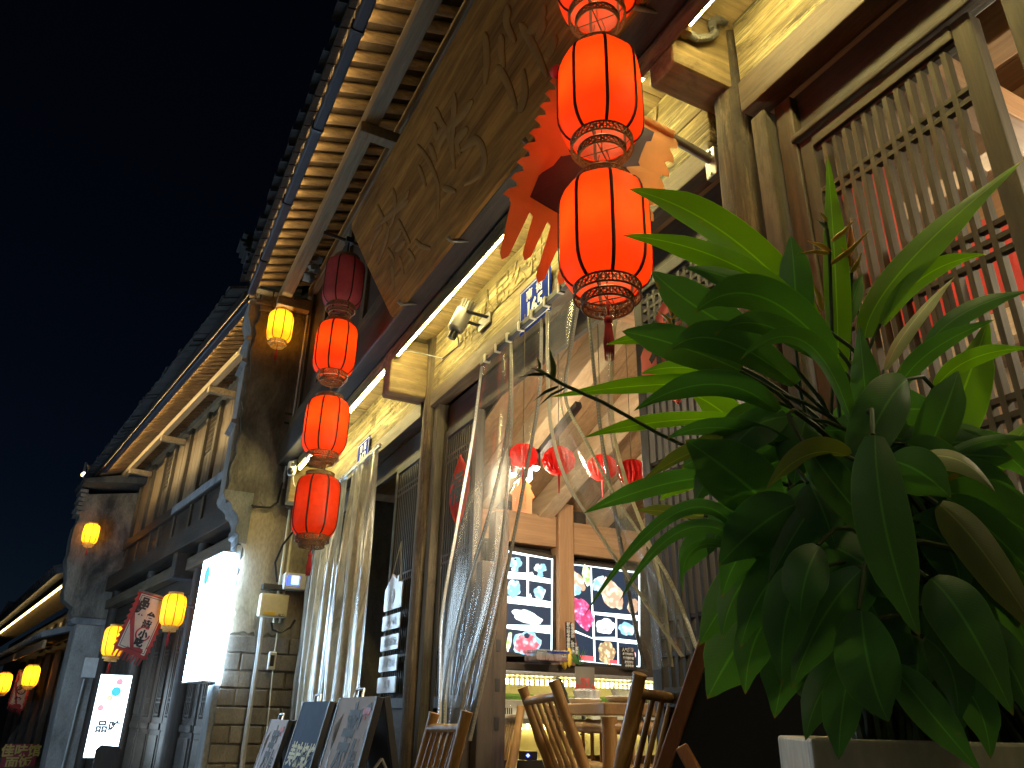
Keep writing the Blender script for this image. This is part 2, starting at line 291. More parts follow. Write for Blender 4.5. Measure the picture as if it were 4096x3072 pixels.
# ---------------------------------------------------------------- mesh building
ROOT = {}
class MB:
    def __init__(s, M=None): s.v = []; s.f = []; s.M = M; s.uv = None
    def add(s, vs, fs):
        b = len(s.v); s.v += [V(v) for v in vs]; s.f += [tuple(i + b for i in f) for f in fs]; return s
    def box(s, x0, x1, y0, y1, z0, z1):
        return s.add([(x0, y0, z0), (x1, y0, z0), (x1, y1, z0), (x0, y1, z0), (x0, y0, z1), (x1, y0, z1), (x1, y1, z1), (x0, y1, z1)],
                     [(0, 3, 2, 1), (4, 5, 6, 7), (0, 1, 5, 4), (1, 2, 6, 5), (2, 3, 7, 6), (3, 0, 4, 7)])
    def bar(s, p, q, w_, h_, up=(0, 0, 1), w2=None, h2=None):
        p, q = V(p), V(q); t = (q - p).normalized(); a = t.cross(V(up))
        if a.length < 1e-4: a = t.cross(V((1, 0, 0)))
        a.normalize(); b = a.cross(t).normalized(); w2 = w_ if w2 is None else w2; h2 = h_ if h2 is None else h2
        vs = []
        for c, ww, hh in ((p, w_, h_), (q, w2, h2)):
            for i, j in ((-1, -1), (1, -1), (1, 1), (-1, 1)): vs.append(c + a * i * ww / 2 + b * j * hh / 2)
        return s.add(vs, [(3, 2, 1, 0), (4, 5, 6, 7), (0, 1, 5, 4), (1, 2, 6, 5), (2, 3, 7, 6), (3, 0, 4, 7)])
    def tube(s, pts, r, n=8, caps=True, flat=1.0):
        pts = [V(p) for p in pts]; rs = r if isinstance(r, (list, tuple)) else [r] * len(pts)
        vs, fs = [], []; a = None
        for i, p in enumerate(pts):
            t = (pts[min(i + 1, len(pts) - 1)] - pts[max(i - 1, 0)]).normalized()
            if a is None:
                a = t.cross(V((0, 0, 1)))
                if a.length < 1e-3: a = t.cross(V((1, 0, 0)))
            a = (a - t * a.dot(t)).normalized(); b = t.cross(a)
            for k in range(n):
                th = 2 * math.pi * k / n; vs.append(p + (a * math.cos(th) + b * math.sin(th) * flat) * rs[i])
        for i in range(len(pts) - 1):
            for k in range(n): fs.append((i * n + k, i * n + (k + 1) % n, (i + 1) * n + (k + 1) % n, (i + 1) * n + k))
        if caps: fs.append(tuple(range(n - 1, -1, -1))); fs.append(tuple((len(pts) - 1) * n + k for k in range(n)))
        return s.add(vs, fs)
    def lathe(s, prof, n=24, c=(0, 0, 0), shape=None, cap=False):
        vs, fs = [], []
        for (r, z) in prof:
            for k in range(n):
                th = 2 * math.pi * k / n; rr = r * (shape(th, z) if shape else 1)
                vs.append((c[0] + rr * math.cos(th), c[1] + rr * math.sin(th), c[2] + z))
        for i in range(len(prof) - 1):
            for k in range(n): fs.append((i * n + k, i * n + (k + 1) % n, (i + 1) * n + (k + 1) % n, (i + 1) * n + k))
        if cap: fs.append(tuple(range(n))); fs.append(tuple((len(prof) - 1) * n + k for k in range(n)))
        return s.add(vs, fs)
    def prism(s, poly, fn, t0, t1):
        """poly: list of (a, b); fn(a, b, t) -> point"""
        n = len(poly); vs = [fn(a, b, t0) for a, b in poly] + [fn(a, b, t1) for a, b in poly]
        return s.add(vs, [tuple(range(n - 1, -1, -1)), tuple(range(n, 2 * n))] + [(i, (i + 1) % n, n + (i + 1) % n, n + i) for i in range(n)])
    def grid(s, rows, closed=False):
        """rows: list of equally long point lists"""
        m = len(rows[0]); vs = [p for r in rows for p in r]; fs = []
        for i in range(len(rows) - 1):
            for j in range(m - 1): fs.append((i * m + j, i * m + j + 1, (i + 1) * m + j + 1, (i + 1) * m + j))
        return s.add(vs, fs)
    def mesh(s, name, root=None):
        T = (ROOT.get(root.name, Matrix()).inverted() if root else Matrix()) @ (s.M or Matrix())
        me = bpy.data.meshes.new(name); me.from_pydata([tuple(T @ v) for v in s.v], [], s.f)
        bm = bmesh.new(); bm.from_mesh(me); bmesh.ops.recalc_face_normals(bm, faces=bm.faces); bm.to_mesh(me); bm.free()
        return me
    def build(s, name, mat, parent=None, smooth=False, bevel=0, kind=None, label=None):
        root = parent
        while root is not None and root.parent is not None: root = root.parent
        me = s.mesh(name, root); o = link(name, me, mat, parent)
        if smooth:
            me.polygons.foreach_set('use_smooth', [True] * len(me.polygons))
            try: me.set_sharp_from_angle(angle=math.radians(50))
            except Exception: pass
        if bevel:
            b = o.modifiers.new('edge', 'BEVEL'); b.width = bevel; b.segments = 2; b.limit_method = 'ANGLE'
        if kind: o['kind'] = kind
        if label: o['label'] = label
        return o
def link(name, me, mat, parent=None):
    if mat is not None:
        me.materials.clear(); me.materials.append(M[mat] if isinstance(mat, str) else mat)
    o = bpy.data.objects.new(name, me); COL.objects.link(o); o.parent = parent
    return o
def share(name, me, parent, loc=(0, 0, 0), rot=(0, 0, 0)):
    o = bpy.data.objects.new(name, me); COL.objects.link(o); o.parent = parent; o.location = loc; o.rotation_euler = rot; return o
def tag(o, label, cat, group=None, kind=None):
    o['label'] = label; o['category'] = cat
    if group: o['group'] = group
    if kind: o['kind'] = kind
    return o
def thing(name, label, cat, loc=(0, 0, 0), rot=0.0, group=None, mat=None):
    o = bpy.data.objects.new(name, None); COL.objects.link(o); o.empty_display_size = .1
    T = mat or (Matrix.Translation(V(loc)) @ Matrix.Rotation(rot, 4, 'Z'))
    o.matrix_world = T; ROOT[o.name] = T.copy()
    return tag(o, label, cat, group)
def structure(name, mb, mat, **k):
    o = mb.build(name, mat, None, **k); o['kind'] = 'structure'; return o
def text(s_, size, name, mat, parent, X, Y, O, ext=.0015, gap=1.0, label=None, shear=0.0, off=0.0, bold=0.0):
    """flat lettering: X right, Y up, O its centre, all in world space"""
    cu = bpy.data.curves.new('lettering', 'FONT'); cu.body = s_; cu.size = size; cu.extrude = ext; cu.align_x = 'CENTER'; cu.align_y = 'CENTER'
    cu.resolution_u = 2; cu.space_character = gap; cu.space_line = .95; cu.shear = shear; cu.offset = bold
    o = bpy.data.objects.new('lettering', cu); COL.objects.link(o); bpy.context.view_layer.update()
    me = bpy.data.meshes.new_from_object(o.evaluated_get(bpy.context.evaluated_depsgraph_get()))
    bpy.data.objects.remove(o); bpy.data.curves.remove(cu)
    X = V(X).normalized(); Y = V(Y); Y = (Y - X * Y.dot(X)).normalized(); Z = X.cross(Y)
    T = Matrix.Translation(V(O) + Z * off) @ Matrix((X, Y, Z)).transposed().to_4x4()
    root = parent
    while root is not None and root.parent is not None: root = root.parent
    me.transform((ROOT.get(root.name, Matrix()).inverted() if root else Matrix()) @ T)
    me.name = name; t = link(name, me, mat, parent)
    if label: t['label'] = label
    return t
def lamp(name, kind, loc, energy, colour, parent=None, size=.03, rot=None, spot=None, blend=.5):
    l = bpy.data.lights.new(name, kind); l.energy = energy; l.color = colour
    if kind in ('POINT', 'SPOT'): l.shadow_soft_size = size
    if kind == 'SPOT': l.spot_size = spot; l.spot_blend = blend
    o = bpy.data.objects.new(name, l); COL.objects.link(o); o.parent = parent; o.location = loc
    if rot is not None: o.rotation_euler = rot
    return o
# ================================================================ setting
structure('street', MB().box(-120, 120, -60, 60, -.2, 0), 'ground')
# ================================================================ first house
H = thing('timber_shop_house', 'two-storey old timber shop house with carved plaque and lit eaves', 'building', (-2.9, 1.6, 0))
def hb(name, mat, *b, bevel=.004, parent=H, **k): return MB().box(*b).build(name, mat, parent, bevel=bevel, **k)
hb('shop_floor', 'floor', -7.3, 1.6, 1.45, 6.2, -.1, .3)
hb('door_step', 'stone', -4.2, -1.7, 1.15, 1.45, -.1, .16, bevel=.015)
# columns, each a little crooked
for i, cx in enumerate((-1.52, -4.33, -7.08, 1.35)):
    pts, rs = [], []
    for k in range(15):
        z = .05 + k * .245; pts.append((cx + .006 * math.sin(k * 1.7 + i), 1.645 + .005 * math.cos(k * 2.1), z)); rs.append(.088 - .001 * k + .003 * math.sin(k * 2.3 + i))
    MB().tube(pts, rs, 20).build('column', 'column', H, smooth=True)
    if i < 3: MB().box(cx + .10, cx + .16, 1.60, 1.70, .3, 2.86).build('jamb_post', 'wood_grey_z', H, bevel=.005)
# cantilever beam ends
for (x0, x1, y0, z0, z1) in ((-1.61, -1.47, 1.335, 3.04, 3.46), (-4.485, -4.345, 1.325, 2.895, 3.29), (-7.24, -7.09, 1.30, 2.80, 3.16), (1.25, 1.4, 1.33, 3.04, 3.46)):
    hb('beam_end', 'wood_oldy', x0, x1, y0, 1.64, z0, z1, bevel=.012)
hb('fascia_beam', 'wood_dark', -7.35, 1.6, 1.20, 1.325, 3.20, 3.46, bevel=.012)
hb('led_batten', 'wood_old', -7.35, 1.6, 1.3265, 1.336, 3.118, 3.235, bevel=.002)
hb('led_ledge', 'wood_old', -7.35, 1.6, 1.3365, 1.372, 3.175, 3.20, bevel=.003)
# soffit planks between the fascia beam and the wall
x = -7.3
while x < 1.5:
    wd = random.uniform(.17, .24)
    hb('soffit_plank', 'wood_oldy', x, x + wd - .004, 1.33, 1.66, 3.315 + random.uniform(0, .006), 3.34, bevel=.002); x += wd
# weathered boards above the openings: three bays
for (x0, x1, zs) in ((-1.43, 1.28, (2.885, 3.02, 3.312)), (-4.25, -1.60, (2.80, 2.905, 3.07, 3.312)), (-7.0, -4.42, (2.79, 2.90, 3.07, 3.312))):
    for k in range(len(zs) - 1):
        hb('wall_plank', 'wood_old' if k else 'wood_brown', x0, x1, 1.585 + .012 * (k == 0) * -1 + random.uniform(0, .004), 1.66, zs[k] + .003, zs[k + 1] - .002, bevel=.005)
# faded slogan strokes left on the boards
for (s_, px, py, size) in (('人民公社', 2040, 1130, .20), ('上山下乡的川', 2010, 1000, .16), ('小川', 1880, 1330, .17), ('上海', 1480, 1700, .15), ('的川', 1580, 1620, .15)):
    c = aty(px, py, 1.58); c.y = 1.5815
    text(s_, size, 'faded_lettering', 'wood_old', H, (1, 0, 0), (0, 0, 1), c, .0012, .95)
c = aty(2560, 480, 1.5815); text('忆', .26, 'faded_lettering', 'wood_oldy', H, (1, 0, 0), (0, 0, 1), c, .0012)
# transoms
hb('transom_panel', 'wood_dark', -1.34, 1.2, 1.675, 1.70, 2.70, 2.884, bevel=0)
hb('transom_panel', 'wood_dark', -4.2, -1.62, 1.675, 1.70, 2.62, 2.80, bevel=0)
hb('transom_panel', 'wood_dark', -6.95, -4.45, 1.675, 1.70, 2.62, 2.79, bevel=0)
def lattice(x0, x1, z0, z1, y, nb, cross, single=False, dark=False, bw=.0135, stile=.05):
    """one lattice leaf: frame, upright bars, cross bars and a glass pane"""
    fz, fx = ('wood_lat_dark', 'wood_lat_dark') if dark else ('wood_frame_z', 'wood_frame_x')
    lf = MB().box(x0 - stile, x0, y - .012, y + .04, .3, z1 + .05).build('lattice_leaf', fz, H, bevel=.004)
    p = lambda n, m, *b, bv=.002: MB().box(*b).build(n, m, lf, bevel=bv)
    p('stile', fz, x1, x1 + stile, y - .012, y + .04, .3, z1 + .05, bv=.004)
    p('top_rail', fx, x0, x1, y - .016, y + .04, z1, z1 + .05, bv=.004)
    p('bottom_rail', fx, x0, x1, y - .012, y + .04, z0 - .06, z0, bv=.004)
    p('lower_panel', 'wood_dark' if dark else 'wood_brown', x0, x1, y + .008, y + .03, .3, z0 - .06)
    p('moulding', fx, x0, x1, y - .004, y + .006, z1 - .014, z1)
    st = (x1 - x0) / (nb + 1)
    if single:
        me = MB().box(-bw / 2, bw / 2, -.010, .018, 0, z1 - .014 - z0).mesh('lattice_bar'); me.materials.append(M[fz])
        base = ROOT[H.name].inverted()
        for k in range(nb):
            share('lattice_bar', me, lf, base @ V((x0 + st * (k + 1) + random.uniform(-.0012, .0012), y, z0)))
        for z in cross: p('cross_bar', fx, x0, x1, y - .0085, y + .012, z - bw / 2, z + bw / 2, bv=0)
    else:
        mb = MB()
        for k in range(nb): mb.box(x0 + st * (k + 1) - bw / 2, x0 + st * (k + 1) + bw / 2, y - .008, y + .014, z0, z1 - .014)
        for z in cross: mb.box(x0, x1, y - .0065, y + .012, z - bw / 2, z + bw / 2)
        mb.build('lattice_bars', fz, lf, kind='stuff')
    p('glass_pane', 'glass', x0, x1, y + .024, y + .027, z0, z1, bv=0)
    return lf
CR = (2.462, 2.428, 2.072, 2.035, 1.998, 1.66, 1.62, 1.27, 1.23)
lattice(-1.235, -.775, 1.05, 2.625, 1.66, 12, CR, True)
lattice(-.60, -.14, 1.05, 2.625, 1.66, 12, CR, True)
lattice(.03, .50, 1.05, 2.625, 1.66, 12, CR)
hb('frame_rail', 'wood_frame_x', -1.3, 1.2, 1.628, 1.69, 2.678, 2.702, bevel=.006)
hb('jamb_board', 'wood_brown_z', -1.352, -1.286, 1.64, 1.70, .3, 2.87)
# leaves beside the doorway and in the bay on the far side
G5 = tuple(1.2 + .055 * k for k in range(3)) + tuple(1.75 + .05 * k for k in range(3)) + tuple(2.36 + .04 * k for k in range(5))
lattice(-2.13, -1.72, 1.10, 2.56, 1.66, 10, G5, dark=True)
lattice(-4.10, -3.72, 1.10, 2.56, 1.66, 11, (1.3, 1.34, 1.8, 1.84, 2.40, 2.44), dark=True)
lattice(-4.98, -4.55, 1.10, 2.56, 1.66, 11, (1.3, 1.34, 1.8, 1.84, 2.40, 2.44), dark=True)
lattice(-6.93, -6.60, 1.10, 2.56, 1.66, 9, (1.3, 1.34, 1.8, 1.84, 2.40, 2.44), dark=True)
# opened door leaf folded inside the doorway
hb('door_edge_post', 'wood_dark_z', -3.55, -3.48, 1.62, 1.70, .3, 1.72, bevel=.006)
hb('door_edge_post', 'wood_dark_z', -3.63, -3.545, 1.72, 1.80, .3, 2.0, bevel=.006)
hb('door_edge_board', 'wood_dark_z', -3.60, -3.56, 1.58, 1.66, .3, 1.16, bevel=.01)
for zz in (.95, 1.12, 1.30): hb('mortise', 'black', -3.5445, -3.542, 1.74, 1.765, zz, zz + .055, bevel=0)
# ---- upper storey, jettied over the street
hb('upper_sill_beam', 'wood_brown', -7.3, 1.6, 1.245, 1.34, 3.475, 3.66, bevel=.01)
x = -7.2
while x < 1.2:
    hb('upper_panel', 'wood_dark_z', x + .055, x + .645, 1.315, 1.335, 3.66, 5.03, bevel=0)
    hb('upper_stile', 'wood_brown_z', x - .05, x + .05, 1.285, 1.34, 3.66, 5.03, bevel=.005); x += .70
hb('upper_top_beam', 'wood_eave', -7.3, 1.6, 1.25, 1.36, 5.03, 5.17, bevel=.008)
for (xx, h_) in ((-7.15, .5), (-4.33, .5), (-1.5, .5)):
    hb('eave_bracket', 'wood_eave', xx - .045, xx + .045, .93, 1.26, 4.80, 4.89, bevel=.005)
hb('eave_purlin', 'wood_eave', -7.3, 1.6, .955, 1.06, 4.895, 5.035, bevel=.006)
def slope(y): return 4.985 + (y - .62) * .30
x = -7.25
while x < 1.5:
    p = (x + random.uniform(-.012, .012)); dz = random.uniform(-.006, .006); r_ = random.uniform(.038, .048)
    pts = [(p, y, slope(y) + .035 + dz) for y in (.66, .85, 1.1, 1.40)]
    MB().tube([V(q) for q in pts], r_, 10, flat=.7).build('rafter', 'wood_rafter', H, smooth=True)
    MB().add([(x + .01, .60, slope(.60) + .075), (x + .165, .60, slope(.60) + .075), (x + .165, 1.42, slope(1.42) + .075), (x + .01, 1.42, slope(1.42) + .075),
              (x + .01, .60, slope(.60) + .095), (x + .165, .60, slope(.60) + .095), (x + .165, 1.42, slope(1.42) + .095), (x + .01, 1.42, slope(1.42) + .095)],
             [(0, 1, 2, 3), (4, 5, 6, 7), (0, 1, 5, 4), (1, 2, 6, 5), (2, 3, 7, 6), (3, 0, 4, 7)]).build('roof_board', 'wood_roof', H)
    x += .168
# gutter: a thin channel, lit strip hidden inside it
g = [(.655, 5.02), (.648, 4.935), (.662, 4.925), (.712, 4.925), (.722, 4.935), (.722, 4.952), (.714, 4.952), (.712, 4.935), (.664, 4.935), (.663, 5.02)]
MB().prism(g, lambda a, b, t: V((t, a, b)), -7.3, 1.6).build('gutter', 'gutter', H)
for xx in (-6.6, -5.6, -4.6, -3.6, -2.6): MB().prism([(a, b - .002) for a, b in [(.643, 5.02), (.640, 4.926), (.66, 4.918), (.716, 4.918), (.728, 4.93), (.728, 4.955)]], lambda a, b, t: V((t, a, b)), xx, xx + .025).build('gutter_strap', 'black_metal', H)
# tiles: channel tiles end in a scalloped edge over the gutter
tm = MB()
pr = [(.085 * math.cos(math.pi * k / 8), .045 * math.sin(math.pi * k / 8)) for k in range(9)]
for j in range(7):
    y0 = .555 + j * .16; z0 = slope(y0) + .125
    a = [V((q[0], y0 - 0, z0 + q[1])) for q in pr]; b = [V((q[0] * .92, y0 + .2, z0 + .06 + q[1])) for q in pr]
    tm.grid([a, b]); tm.grid([[v + V((0, 0, .016)) for v in a], [v + V((0, 0, .016)) for v in b]]); tm.grid([a, [v + V((0, 0, .016)) for v in a]])
tme = tm.mesh('tile_course'); tme.materials.append(M['tile'])
tp = MB().add([(-.11, .60, slope(.60) + .10), (.11, .60, slope(.60) + .10), (.11, 1.6, slope(1.6) + .10), (-.11, 1.6, slope(1.6) + .10),
               (-.11, .60, slope(.60) + .125), (.11, .60, slope(.60) + .125), (.11, 1.6, slope(1.6) + .125), (-.11, 1.6, slope(1.6) + .125)],
              [(0, 1, 2, 3), (4, 5, 6, 7), (0, 1, 5, 4), (1, 2, 6, 5), (2, 3, 7, 6), (3, 0, 4, 7)]).mesh('tile_pan'); tp.materials.append(M['tile'])
binv = ROOT[H.name].inverted()
for k in range(41):
    lx = -7.3 + k * .215
    share('roof_tile', tme, H, binv @ V((lx, random.uniform(-.02, .02), random.uniform(-.01, .012))))
    share('roof_tile_pan', tp, H, binv @ V((lx + .1075, 0, random.uniform(-.004, .004))))
# lumps of old plaster left between the purlin and the wall
for (px, py) in ((1270, 1040), (1255, 1075), (1235, 1110)):
    c = at(px, py, 7.3); mb = MB(); n = 9
    mb.lathe([(.001, -.05), (.045, -.035), (.06, 0), (.04, .035), (.001, .05)], n, c, lambda t, z: 1 + .35 * math.sin(3 * t + z * 60 + px))
    mb.build('plaster_lump', 'plaster_pale', H, smooth=True)
# ---- the room inside
hb('back_wall', 'white_wall', -7.3, 1.6, 6.0, 6.2, .3, 3.3, bevel=0)
x = -6.9
for k in range(24):
    ya, yb = 1.72 + k * .18, 1.72 + k * .18 + .176
    hb('ceiling_plank', 'wood_plank', -2.6, 1.5, ya, yb, 2.98, 3.0, bevel=.002)
    MB().prism([(-4.42, 2.30), (-2.6, 2.98), (-2.6, 3.0), (-4.42, 2.32)], lambda a, b, q: V((a, q, b)), ya, yb).build('ceiling_plank', 'wood_plank', H, bevel=.002)
for yy in (1.95, 2.38, 2.82, 3.28, 3.8, 4.5, 5.2):
    hb('ceiling_beam', 'wood_beam', -2.61, 1.5, yy, yy + .11, 2.82, 2.978, bevel=.006)
    MB().prism([(-4.40, 2.155), (-2.612, 2.82), (-2.612, 2.972), (-4.40, 2.302)], lambda a, b, q: V((a, q, b)), yy, yy + .11).build('ceiling_beam', 'wood_beam', H, bevel=.006)
for xx in (-2.55, -1.0, .3): hb('ceiling_tie', 'wood_pine_y', xx, xx + .10, 1.72, 5.98, 2.69, 2.80, bevel=.006)
# side wall that carries the menus
hb('side_wall_post', 'wood_pine_z', -4.36, -4.25, 2.52, 2.635, .3, 2.31, bevel=.006)
hb('side_wall_beam', 'wood_pine_y', -4.37, -4.27, 1.74, 2.515, 2.02, 2.22, bevel=.006)
hb('side_wall_beam', 'wood_pine_y', -4.37, -4.27, 2.64, 4.2, 1.99, 2.20, bevel=.006)
hb('side_wall', 'wood_dark_y', -4.46, -4.39, 1.72, 6.0, .3, 2.97, bevel=0)
hb('menu_sill', 'wood_dark_y', -4.38, -4.18, 1.74, 4.2, 1.23, 1.30, bevel=.006)
hb('party_wall_board', 'white_wall', 1.5, 1.58, 1.72, 6.0, .3, 3.3, bevel=0)
hb('neighbour_wall', 'white_wall', -7.3, -4.47, 3.2, 3.3, .3, 3.3, bevel=0)
hb('neighbour_ceiling', 'wood_pine', -7.3, -4.47, 1.72, 3.2, 2.98, 3.0, bevel=0)
hb('upper_floor', 'wood_dark', -7.3, 1.6, 1.36, 6.2, 3.345, 3.42, bevel=0)

# ================================================================ party wall end (pilaster) between first and second house
PW = thing('pilaster_wall', 'tall stained plaster wall end with corbel between the two shop houses', 'wall', (-7.55, 1.2, 0))
prof = [(2.2, 0), (.99, 0), (.985, 1.22), (1.01, 1.6), (1.0, 2.1), (.97, 2.42), (.97, 2.5), (.98, 4.9), (.98, 5.08), (2.2, 5.5)]
def pw(name, mat, poly, x0, x1, **k): return MB().prism(poly, lambda a, b, t: V((t, a, b)), x0, x1).build(name, mat, PW, **k)
pw('core', 'brick', [(6.2, 0), (1.01, 0), (1.01, 2.8), (.82, 2.95), (.82, 4.95), (2.2, 5.3), (6.2, 5.3)], -7.76, -7.372)
# flaking plaster skins with ragged edges
def ragged(y0, y1, z0, z1, n=16, amp=.03, seed=1):
    r = random.Random(seed); P_ = []
    for k in range(n): P_.append((y0 + (y1 - y0) * k / n, z0 + r.uniform(-amp, amp)))
    for k in range(n): P_.append((y1 + r.uniform(0, amp) * .3, z0 + (z1 - z0) * k / n))
    for k in range(n): P_.append((y1 + (y0 - y1) * k / n, z1 + r.uniform(-amp, amp)))
    for k in range(n): P_.append((y0 + r.uniform(-amp, amp) * .6, z1 + (z0 - z1) * k / n))
    return P_
pw('plaster_skin', 'plaster_dark', ragged(.795, 1.75, 2.80, 4.80, 22, .035, 3), -7.40, -7.352, bevel=.006)
pw('plaster_skin', 'plaster_low', ragged(1.005, 1.75, 1.62, 2.745, 18, .05, 5), -7.40, -7.356, bevel=.006)
# bricks laid bare: above the plaster under the eave, and at the foot
r = random.Random(11)
for k in range(22):
    row = k // 2; z = .04 + row * .145; 
    for j in range(3):
        if z > 1.56: continue
        y = 1.0 + j * .27 - (.13 if row % 2 else 0); y0 = max(.995, y); y1 = min(1.75, y + .258)
        if k % 2 or y1 - y0 < .05: continue
        MB().box(-7.385, -7.352 + r.uniform(0, .010), y0, y1, z, z + .133).build('brick', 'brick', PW, bevel=.008)
for row in range(4):
    for j in range(4):
        y = .80 + j * .22 - (.1 if row % 2 else 0); z = 4.815 + row * .062
        MB().box(-7.385, -7.350 + r.uniform(-.012, .012), max(.78 - row * .03, y), y + .205, z, z + .054).build('brick', 'brick', PW, bevel=.008)
# carved corbel: stacked mouldings stepping out to the street
cb = [(1.03, 2.42), (.955, 2.42), (.95, 2.50), (.915, 2.52), (.915, 2.58), (.93, 2.60), (.925, 2.64), (.90, 2.69), (.86, 2.72), (.85, 2.76), (.82, 2.79), (.775, 2.82), (.755, 2.86), (.755, 2.90), (1.03, 2.90)]
pw('corbel', 'stone', cb, -7.78, -7.345, bevel=.006)
pw('corner_stone', 'stone', [(1.005, 1.9), (.955, 1.9), (.95, 2.41), (1.005, 2.41)], -7.77, -7.36, bevel=.01)
pw('street_face', 'plaster_pale', [(.823, 2.91), (.765, 2.91), (.755, 4.6), (.70, 4.75), (.70, 4.95), (.823, 4.95)], -7.775, -7.405, bevel=.006)
pw('granite_foot', 'stone', [(1.008, 0), (.95, 0), (.955, 1.22), (1.008, 1.22)], -7.77, -7.38, bevel=.01)
for k, (dy, z) in enumerate(((.0, 4.2), (-.0, 3.55), (.0, 4.45))):
    pw('edge_tile', 'stone', [(.77, z), (.715, z + .02), (.72, z + .05), (.77, z + .06)], -7.79, -7.37, bevel=.004)
# upturned tile finial on top of the wall: a fan of thin stacked tiles
for k in range(11):
    z = 5.15 + k * .055; y0 = .70 - .016 * k - .0012 * k * k + (.10 if k > 8 else 0)
    MB().bar((-7.56, y0, z + .03 * (k > 3)), (-7.56, 1.2, z + .02), .36 - .012 * k, .035, (0, 0, 1)).build('ridge_tile', 'tile', PW, bevel=.006)
pw('ridge_core', 'tile', [(1.3, 4.95), (.80, 4.95), (.76, 5.3), (.70, 5.7), (1.3, 5.7)], -7.66, -7.46)

# ================================================================ second house
ROT2 = math.atan2(.15619, .98773)
H2 = thing('second_shop_house', 'second timber shop house down the street with lit upper panels under the eave', 'building', O2, ROT2)
def h2(name, mat, *b, bevel=.005, parent=None, **k): return MB(F2).box(*b).build(name, mat, parent or H2, bevel=bevel, **k)
h2('upper_top_beam', 'wood_eave', .1, 9, -.05, .06, 5.22, 5.34)
u = .2; k = 0
while u < 8.8:
    if k % 3 == 1:
        wdw = h2('lattice_window', 'wood_brown_z', u + .06, u + .56, .03, .05, 3.95, 5.22, bevel=0)
        for j in range(3): h2('shutter_panel', 'wood_brown_z', u + .08 + j * .165, u + .22 + j * .165, .012, .03, 4.05, 4.5, parent=wdw)
        mb = MB(F2)
        for j in range(10): mb.box(u + .08 + j * .05, u + .093 + j * .05, .01, .03, 4.55, 5.18)
        for j in range(8): mb.box(u + .07, u + .55, .012, .028, 4.56 + j * .085, 4.573 + j * .085)
        mb.build('window_grid', 'wood_brown_z', wdw)
        u += .62
    else:
        for j in range(4): h2('wall_board', 'wood_pale_z', u + .06 + j * .215, u + .272 + j * .215, .02 + random.uniform(0, .008), .05, 3.95, 5.22, bevel=.003)
        u += .93
    h2('upper_post', 'wood_brown_z', u - .05, u + .06, -.03, .06, 3.4, 5.22); k += 1
h2('upper_sill', 'wood_dark', .1, 9, -.06, .06, 3.78, 3.94)
h2('apron_board', 'wood_dark', .1, 9, .0, .05, 3.3, 3.78, bevel=0)
h2('apron_strip', 'stone', 1.0, 5.2, -.075, -.062, 3.80, 3.92)
h2('floor_beam', 'wood_dark', .1, 9, -.20, .06, 3.02, 3.28)
h2('lower_beam', 'wood_brown', .3, 9, -.14, .02, 2.70, 2.86)
h2('eave_purlin', 'wood_eave', .1, 9, -.42, -.33, 5.075, 5.165)
for uu in (.25, 2.75, 5.3, 7.6): h2('eave_bracket', 'wood_eave', uu, uu + .09, -.42, -.04, 4.98, 5.072)
u = .15
while u < 8.9:
    MB(F2).tube([V((u, -.80, 5.05)), V((u, .05, 5.37))], .042, 8, flat=.7).build('rafter', 'wood_rafter', H2, smooth=True)
    u += .155
MB(F2).prism([(-.84, 5.07), (.1, 5.42), (.1, 5.45), (-.84, 5.10)], lambda a, b, t: V((t, a, b)), .0, 9).build('roof_board', 'wood_roof', H2)
gg = [(a - .655 - .82, b + .04) for a, b in g]
MB(F2).prism(gg, lambda a, b, t: V((t, a, b)), .0, 7.9).build('gutter', 'gutter', H2)
h2('light_leak_board', 'wood_dark', .0, 9, -.868, -.85, 5.0, 5.10)  # added board, stops the gutter strip's light leaking past the roof edge
b2inv = ROOT[H2.name].inverted()
tme2 = MB()
for j in range(7):
    y0 = -1.0 + j * .17; z0 = 5.13 + (y0 + .84) * .37
    a = [V((q[0], y0, z0 + q[1])) for q in pr]; b = [V((q[0] * .92, y0 + .2, z0 + .075 + q[1])) for q in pr]
    tme2.grid([a, b]); tme2.grid([a, [v + V((0, 0, .018)) for v in a]]); tme2.grid([[v + V((0, 0, .018)) for v in a], [v + V((0, 0, .018)) for v in b]])
tme2 = tme2.mesh('tile_course'); tme2.materials.append(M['tile'])
for k in range(42): share('roof_tile', tme2, H2, V((-.1 - k * .215, random.uniform(-.02, .02), random.uniform(-.012, .02))))
MB(F2).prism([(-1.0, 5.08), (.6, 5.66), (.6, 5.69), (-1.0, 5.11)], lambda a, b, t: V((t, a, b)), .0, 9).build('tile_bed', 'tile', H2)
